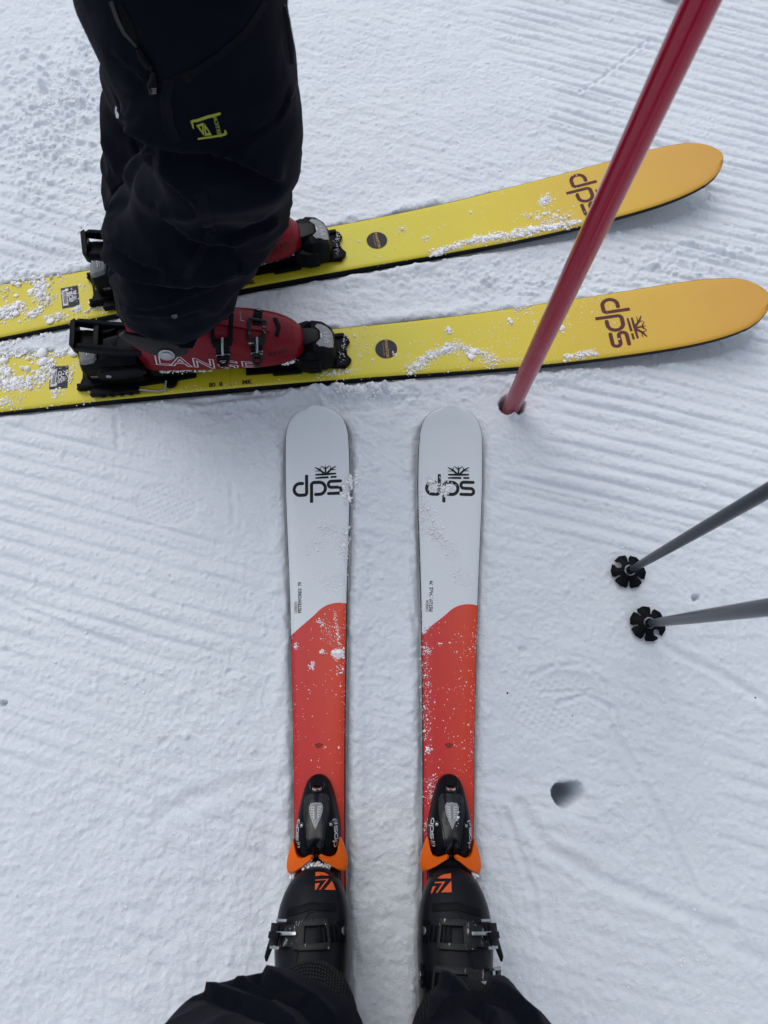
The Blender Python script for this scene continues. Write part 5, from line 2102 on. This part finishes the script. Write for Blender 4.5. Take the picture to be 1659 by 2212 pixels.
def ski_pole(px, py, tx, ty, tz, notch, rot, label):
    b = un(px, py, .012)
    t = un(tx, ty, tz)
    a = (t - b).normalized()
    root = empty('ski_pole', Matrix.Translation((b.x, b.y, 0)), label, 'ski pole', 'grey ski poles on the right')
    c = Vector((0, 0, .012))
    L = 1.12
    e1 = a.orthogonal().normalized()
    e2 = a.cross(e1)
    def ringz(s_, r_):
        return [tuple(c + a * s_ + (e1 * math.cos(2 * math.pi * k / 28) + e2 * math.sin(2 * math.pi * k / 28)) * r_) for k in range(28)]
    MB().loft([ringz(s_, r_) for s_, r_ in ((.018, .0055), (.06, .0064), (.12, .0074), (.30, .0084), (.6, .009), (L - .14, .009))]).obj('shaft', M_pole, root, angle=40)
    MB().loft([ringz(s_, r_) for s_, r_ in ((-.06, .001), (-.05, .0035), (-.01, .0055), (.0, .0075), (.020, .0078), (.024, .0060))]).obj('tip', M_black, root, angle=40)
    # basket lies on the snow: dished disc with petals
    B_ = bmesh.new()
    out_ = basket_outline(notch, rot)
    bite = (.66 * math.cos(R(rot + notch * 60)), .66 * math.sin(R(rot + notch * 60)))
    pts = []
    for (x, y) in out_:
        d = math.hypot(x - bite[0], y - bite[1])
        pts.append((x, y))
    # replace the slit at the bite with an arc
    aB = rot + notch * 60
    new = []
    done = False
    for (x, y) in pts:
        an = (math.degrees(math.atan2(y, x)) - aB + 180) % 360 - 180
        if abs(an) < 6 and math.hypot(x, y) < .9:
            if not done:
                done = True
                for q_ in range(11):
                    th_ = R(aB - 35 - 290 * q_ / 10)
                    new.append((bite[0] + .19 * math.cos(th_), bite[1] + .19 * math.sin(th_)))
            continue
        new.append((x, y))
    # the arc has to follow the turning sense of the outline
    V, F, _ = tri2d([new], .22)
    Rb = .0310
    def zt_(x, y):
        r_ = math.hypot(x, y)
        an = math.degrees(math.atan2(y, x)) - rot
        fold = .0016 * math.cos(R(an * 6)) * smooth(.3, 1, r_)
        return .007 + .006 * float(smooth(.9, .1, r_)) - .003 * r_ - float(fold) * .6
    top = [(x * Rb, y * Rb, zt_(x, y) + .0022) for x, y in V]
    bot = [(x * Rb, y * Rb, zt_(x, y)) for x, y in V]
    n = len(V)
    FF, cnt = [], {}
    for f in F:
        p, q_, r_ = [Vector((*V[i], 0)) for i in f]
        f = f if (q_ - p).cross(r_ - p).z > 0 else f[::-1]
        FF.append(f)
        for i in range(3):
            cnt.setdefault(tuple(sorted((f[i], f[(i + 1) % 3]))), []).append((f[i], f[(i + 1) % 3]))
    FF += [[n + i for i in f[::-1]] for f in FF]
    FF += [[e[0][1], e[0][0], n + e[0][0], n + e[0][1]] for e in cnt.values() if len(e) == 1]
    bk_ = mk('basket', [(x, y, z + .004) for x, y, z in top + bot], FF, M_black, root, True)
    bk_.data.set_sharp_from_angle(angle=R(12))
    lines = [stroke([(.30 * math.cos(R(rot + i * 60 + 34)), .30 * math.sin(R(rot + i * 60 + 34))), (1.0 * math.cos(R(rot + i * 60 + 34)), 1.0 * math.sin(R(rot + i * 60 + 34)))], .022, (0, 0)) for i in range(6)]
    V, F, _ = tri2d(lines, .1)
    mk('basket_rib', [(x * Rb, y * Rb, zt_(x, y) + .0022 + .004 + .0006) for x, y in V], [f if (Vector((*V[f[1]], 0)) - Vector((*V[f[0]], 0))).cross(Vector((*V[f[2]], 0)) - Vector((*V[f[0]], 0))).z > 0 else f[::-1] for f in F], M_print_k, root, False)
    rg = MB()
    prof = [(.0098, .010), (.0098, .0200), (.0078, .0215), (.0072, .020), (.0072, .010)]
    n_ = 32
    V = [(r_ * math.cos(2 * math.pi * k / n_), r_ * math.sin(2 * math.pi * k / n_), z) for k in range(n_) for r_, z in prof]
    F = [[k * 5 + q_, ((k + 1) % n_) * 5 + q_, ((k + 1) % n_) * 5 + (q_ + 1) % 5, k * 5 + (q_ + 1) % 5] for k in range(n_) for q_ in range(5)]
    rg.add(V, F, 0)
    rg.obj('metal_ring', M_steel, root, angle=40)
    MB().loft([ringz(s_, r_) for s_, r_ in ((L - .15, .0125), (L - .14, .0150), (L - .10, .0140), (L - .06, .0155), (L - .02, .0160), (L, .0175), (L + .008, .012))]).obj('grip', M_black, root)
    st = [c + a * (L - .005) + Vector((.0, -.012, 0)), c + a * (L - .03) + Vector((.01, -.05, -.03)), c + a * (L - .10) + Vector((.012, -.07, -.08)), c + a * (L - .16) + Vector((.008, -.045, -.07)), c + a * (L - .09) + Vector((.004, -.02, 0)), c + a * (L - .01) + Vector((0, -.010, 0))]
    MB().tube(st, .004, 6).obj('strap', M_black, root)
    return root


ski_pole(1358, 1234, 1659, 1060, .52, 1, 85, 'grey ski pole nearer the red pole, shaft slanting steeply to the upper right')
ski_pole(1400, 1347, 1659, 1312, .575, 5, 8, 'grey ski pole nearer the round hole in the snow, its shaft running almost level')
# rounded end of an unidentified dark object, only its edge in view beside the red pole
c = un(2699 / 1.8517, -14, .02)
m = MB().loft(ball((0, 0, .030), .036, .045, .030, 12)).obj('dark_object_end', M_black)
m.location = (c.x, c.y + .035, 0)
tag(m, 'dark rounded end of an unidentified object at the top edge, just left of the red pole', 'boot')

# ------------------------------------------------------------------ loose snow on the skis
def ico():
    b = bmesh.new()
    bmesh.ops.create_icosphere(b, subdivisions=1, radius=1)
    v = np.array([v.co[:] for v in b.verts])
    f = np.array([[q.index for q in p.verts] for p in b.faces])
    b.free()
    b = bmesh.new()
    bmesh.ops.create_icosphere(b, subdivisions=2, radius=1)
    b.verts.index_update()
    v2 = np.array([v.co[:] for v in b.verts])
    f2 = np.array([[q.index for q in p.verts] for p in b.faces])
    b.free()
    return (v, f), (v2, f2)


ICO1, ICO2 = ico()


def clumps(label, mtx, sk, spots, scatter, xr, seed, root_cat='snow'):
    """spots: (polyline in photo grid, spread mm, count, size mm, sigma); balls have count 1"""
    r_ = np.random.default_rng(seed)
    pts = []
    mi = mtx.inverted()
    for (pl, spread, cnt, size, sig) in spots:
        loc = []
        for (x, y) in pl:
            q_ = un(x, y, .03)
            for _ in range(2):
                l = mi @ q_
                q_ = un(x, y, sk.top(l.x))
            loc.append(mi @ q_)
        for k in range(cnt if cnt < 20 else int(cnt * 1.15)):
            if len(loc) > 1:
                t = r_.random() * (len(loc) - 1)
                i = int(t)
                p = loc[i].lerp(loc[i + 1], t - i)
            else:
                p = loc[0]
            g = r_.normal(size=2) * spread * .001 if cnt > 1 else (0, 0)
            x, y = p.x + g[0], p.y + g[1]
            s_ = size * (.001 if cnt == 1 else .00072) * math.exp(r_.normal() * sig)
            d = math.hypot(g[0], g[1]) / max(spread * .001, 1e-6) if cnt > 1 else 0
            pts.append((x, y, s_, max(0, 1 - d * .6) if cnt > 20 else 0))
    for (n, size, sig, ylo, yhi, x0, x1) in scatter:
        k = 0
        while k < n:
            x = r_.uniform(x0, x1)
            y = r_.uniform(ylo, yhi)
            pr_ = .5 + .9 * perlin2(np.array([x * 14]), np.array([y * 14 + seed]), 40)[0] + .5 * perlin2(np.array([x * 40]), np.array([y * 40 + seed]), 41)[0]
            if r_.random() > pr_:
                continue
            pts.append((x, y, size * .001 * math.exp(r_.normal() * sig), 0))
            k += 1
    VV, FF, off = [], [], 0
    for (x, y, s_, mid) in pts:
        hw = sk.half(x)
        if abs(y) > hw - s_ * .2 or x > sk.x[-1] - .01:
            if abs(y) > hw + .004:
                continue
        v, f = ICO2 if s_ > .0022 else ICO1
        n_ = len(v)
        sc_ = s_ * (1 + .28 * r_.normal(size=3)) * np.array([1, 1, .75])
        rad = 1 + .13 * r_.normal(size=(n_, 1)) * (1 if s_ < .006 else .3)
        q_ = v * rad * sc_
        a = r_.random() * 6.28
        c_, s2 = math.cos(a), math.sin(a)
        q_ = np.stack([q_[:, 0] * c_ - q_[:, 1] * s2, q_[:, 0] * s2 + q_[:, 1] * c_, q_[:, 2]], -1)
        zc = sk.top(min(max(x, sk.x[0]), sk.x[-1])) + s_ * .35 + mid * r_.random() * .0035
        q_ += np.array([x, y, zc])
        VV.append(q_)
        FF.append(f + off)
        off += n_
    me = tri_mesh('loose_snow', np.concatenate(VV), np.concatenate(FF))
    o = link('loose_snow', me, M_clump)
    o.matrix_world = mtx.copy()
    return tag(o, label, root_cat, kind='stuff')


clumps('loose snow lying along the near yellow ski', mN, YE,
       [([(880, 797), (906, 790), (930, 768), (960, 755), (983, 746), (1007, 757)], 6.5, 800, 1.35, .5),
        ([(930, 775), (975, 750)], 4, 60, 2.6, .4), ([(1007, 757), (1050, 768), (1066, 782)], 8, 300, 1.3, .5), ([(1020, 762)], 5, 60, 1.8, .5),
        ([(968, 715)], 4, 60, 1.8, .4), ([(1114, 667), (1135, 662)], 6, 130, 1.3, .5), ([(1104, 698)], 3, 40, 1.4, .5),
        ([(1212, 709)], 2.5, 40, 2.6, .3), ([(1203, 690)], 2.5, 20, 1.4, .3), ([(1221, 773), (1235, 770)], 4, 60, 1.5, .4), ([(1245, 772), (1262, 764), (1285, 762)], 4, 160, 1.7, .4),
        ([(1080, 780), (1165, 778)], 3, 80, 1.0, .4), ([(740, 738), (792, 760)], 12, 60, 1.0, .4), ([(690, 808), (770, 802)], 4, 130, 1.1, .5), ([(850, 765), (858, 770)], 2, 20, 1.5, .3),
        ([(0, 768), (45, 762), (90, 770), (110, 790)], 8, 420, 1.9, .45), ([(0, 825), (30, 832), (66, 826), (110, 800)], 9, 520, 2.0, .45),
        ([(0, 800), (20, 812)], 8, 160, 1.8, .5), ([(118, 765), (150, 757)], 6, 180, 2.0, .4), ([(116, 850), (128, 845)], 6, 90, 1.5, .4), ([(10, 868)], 5, 40, 1.6, .4),
        ([(0, 870), (60, 864)], 10, 70, 1.4, .4), ([(148, 790), (152, 830)], 5, 90, 1.2, .5),
        ([(92, 765)], 0, 1, 8.5, .0), ([(94, 783)], 0, 1, 9.0, .0), ([(161, 763)], 0, 1, 8.0, .0), ([(50, 796)], 0, 1, 7.5, .0), ([(60, 797)], 0, 1, 5.0, .0), ([(9, 781)], 0, 1, 7.5, .0),
        ([(222, 855)], 0, 1, 2.6, 0), ([(108, 795), (112, 825)], 5, 60, 1.2, .5), ([(135, 800), (138, 820)], 5, 20, .8, .5), ([(645, 735), (655, 700)], 2.5, 60, 1.6, .4)],
       [(900, .8, .45, -.072, .072, -.03, .55), (420, .9, .4, -.068, .068, -.69, -.50), (120, .8, .4, -.06, -.045, -.5, -.03)], None, 11)
clumps('loose snow lying along the far yellow ski', mF, YE,
       [([(935, 552), (960, 540), (1007, 524), (1060, 515), (1110, 510), (1160, 497), (1240, 484)], 4.5, 1100, 1.6, .45),
        ([(1010, 520), (1100, 506), (1180, 492), (1250, 480)], 4, 260, 2.8, .35), ([(1173, 439), (1182, 430)], 6, 220, 1.5, .45), ([(1130, 465), (1145, 470), (1205, 450)], 6, 90, 1.2, .5),
        ([(920, 513), (918, 520)], 4, 30, 1.5, .4), ([(868, 497)], 7, 60, 1.0, .4), ([(1160, 480), (1230, 470)], 9, 240, 1.2, .5),
        ([(30, 600), (60, 596), (92, 612), (84, 632), (98, 660)], 9, 620, 2.0, .45), ([(0, 685), (20, 672), (50, 662)], 10, 420, 2.0, .45),
        ([(60, 684), (85, 675)], 6, 150, 2.0, .4), ([(100, 689), (140, 683)], 5, 110, 1.9, .4), ([(169, 668)], 4, 50, 2.4, .3), ([(189, 674)], 1.5, 8, 3.0, .2),
        ([(195, 668), (260, 655)], 6, 80, 1.5, .4), ([(150, 650), (160, 625)], 6, 110, 1.2, .5), ([(135, 590)], 7, 60, 1.3, .4), ([(0, 620), (20, 640)], 8, 60, 1.5, .5), ([(112, 655), (118, 640)], 5, 60, 1.1, .4), ([(138, 650), (138, 620)], 4, 22, .8, .4)],
       [(420, .7, .45, -.072, .072, -.03, .55), (300, .9, .4, -.068, .068, -.60, -.40)], None, 12)
clumps('frost and loose snow on the left white ski', mL, WH,
       [([(742, 1040), (748, 1090), (752, 1030)], 4.5, 260, 1.0, .5), ([(757, 1028), (759, 1052)], 3, 60, 1.8, .35), ([(690, 1140), (735, 1150), (745, 1200)], 13, 900, .9, .4),
        ([(660, 1190), (700, 1165)], 12, 260, .8, .4), ([(690, 1240), (725, 1270), (735, 1230)], 12, 400, .8, .4), ([(724, 1413), (736, 1412)], 4, 260, 1.4, .4), ([(696, 1408)], 2.5, 30, 1.3, .3),
        ([(676, 1432), (670, 1445)], 2.5, 50, 1.3, .3), ([(722, 1320), (728, 1360), (735, 1400)], 2, 150, .8, .4), ([(640, 1395)], 3, 30, 1.2, .3), ([(688, 1342), (700, 1350)], 3, 60, .9, .4),
        ([(700, 1345), (722, 1390)], 9, 220, .6, .4), ([(728, 1440), (738, 1452)], 4, 40, 1.0, .4), ([(702, 1615)], 2, 8, 1.0, .3), ([(733, 1614)], 1.2, 10, 1.2, .3)],
       [(650, .42, .4, -.05, .05, .0, .27), (900, .35, .4, -.058, .058, .27, .52), (120, .4, .3, -.045, .045, -.06, .05)], None, 13)
clumps('frost and loose snow on the right white ski', mR, WH,
       [([(925, 1030), (935, 1050), (960, 1060), (975, 1055)], 5.5, 520, 1.05, .45), ([(955, 1035), (965, 1075)], 4, 140, 1.1, .4), ([(912, 1080), (930, 1140), (950, 1160)], 11, 800, .9, .4),
        ([(920, 1150), (960, 1180), (985, 1200)], 12, 500, .8, .4), ([(930, 1275), (930, 1300)], 3, 90, .9, .4), ([(980, 1240), (1010, 1260)], 12, 300, .8, .4),
        ([(912, 1372), (930, 1345)], 4, 70, 1.0, .4), ([(920, 1400), (925, 1412)], 4, 60, 1.1, .4), ([(916, 1440), (920, 1520), (922, 1600)], 7, 260, .7, .5), ([(925, 1622)], 2.5, 25, 1.4, .3),
        ([(935, 1680), (930, 1740)], 5, 160, .8, .5), ([(930, 1770), (925, 1790)], 4, 70, 1.0, .4), ([(950, 1390)], 2, 15, 1.2, .3)],
       [(1500, .42, .42, -.05, .05, .0, .27), (700, .35, .4, -.058, .058, .27, .52), (420, .45, .4, -.045, .045, -.10, .05)], None, 14)


def heap(label, pts, seed):
    """small lumps of snow on the ground or stuck to boots: (x, y, z, spread, count, size)"""
    r_ = np.random.default_rng(seed)
    VV, FF, off = [], [], 0
    for (p, q_, spread, cnt, size, up) in pts:
        for _ in range(cnt):
            c_ = p.lerp(q_, r_.random()) + Vector(r_.normal(size=3) * spread * .001)
            s_ = size * (.001 if up else .0007) * math.exp(min(r_.normal() * .4, .55))
            z = max(c_.z, 0) if up else gz(c_.x, c_.y) + s_ * .05
            v, f = ICO2 if s_ > .002 else ICO1
            w_ = v * (1 + .12 * r_.normal(size=(len(v), 1))) * s_ * np.array([1, 1, .8]) + np.array([c_.x, c_.y, z])
            VV.append(w_)
            FF.append(f + off)
            off += len(v)
    o = link('snow_crumbs', tri_mesh('snow_crumbs', np.concatenate(VV), np.concatenate(FF)), M_clump)
    return tag(o, label, 'snow', kind='stuff')


g = lambda x, y, z=0: un(x, y, z)
heap('crumbs of snow scattered on the groomed surface',
     [(g(60, 720), g(100, 715), 8, 30, 5, 0), (g(0, 745), g(30, 740), 8, 20, 5, 0), (g(120, 250), g(230, 180), 60, 420, 2.6, 0), (g(60, 330), g(150, 380), 50, 200, 2.4, 0),
      (g(200, 420), g(180, 560), 30, 60, 2.6, 0), (g(1080, 600), g(1500, 540), 35, 260, 2.0, 0), (g(730, 845), g(850, 845), 10, 160, 2.6, 0), (g(760, 1030), g(770, 1050), 6, 30, 3.0, 0),
      (g(100, 900), g(500, 880), 30, 100, 1.8, 0), (g(1150, 810), g(1500, 770), 25, 160, 2.0, 0), (g(200, 1300), g(500, 1500), 90, 160, 1.8, 0), (g(1200, 900), g(1600, 1100), 90, 220, 1.8, 0),
      (g(1100, 1300), g(1600, 1500), 100, 120, 1.6, 0), (g(200, 1700), g(500, 2000), 90, 160, 1.6, 0), (g(1200, 1900), g(1600, 2100), 90, 100, 1.6, 0), (g(800, 1000), g(820, 1500), 30, 120, 1.6, 0),
      (g(700, 100), g(1300, 300), 120, 220, 1.8, 0)], 21)
heap('snow packed between boots and bindings',
     [(mN @ Vector((-.075, .030, .062)), mN @ Vector((-.070, -.028, .062)), 2.5, 130, 1.4, 1), (mN @ Vector((-.125, -.045, .062)), mN @ Vector((-.085, -.036, .062)), 2, 80, 1.3, 1),
      (mN @ Vector((-.36, -.036, .062)), mN @ Vector((-.26, -.043, .060)), 1.6, 130, 1.2, 1), (mF @ Vector((-.18, -.046, .062)), mF @ Vector((-.09, -.034, .062)), 1.6, 110, 1.1, 1),
      (mN @ Vector((-.010, -.03, .028)), mN @ Vector((.004, .028, .028)), 3, 70, .9, 1), (mF @ Vector((-.010, -.03, .028)), mF @ Vector((.004, .028, .028)), 3, 90, .7, 1),
      (mL @ Vector((-.135, -.02, .072)), mL @ Vector((-.135, .022, .072)), 3, 110, 1.6, 1), (mL @ Vector((-.150, .038, .060)), mL @ Vector((-.140, .034, .060)), 2, 50, 1.4, 1),
      (mR @ Vector((-.150, -.038, .062)), mR @ Vector((-.140, -.034, .062)), 2, 60, 1.4, 1), (mR @ Vector((-.085, -.006, .085)), mR @ Vector((-.060, -.010, .083)), 1, 30, .8, 1)], 22)
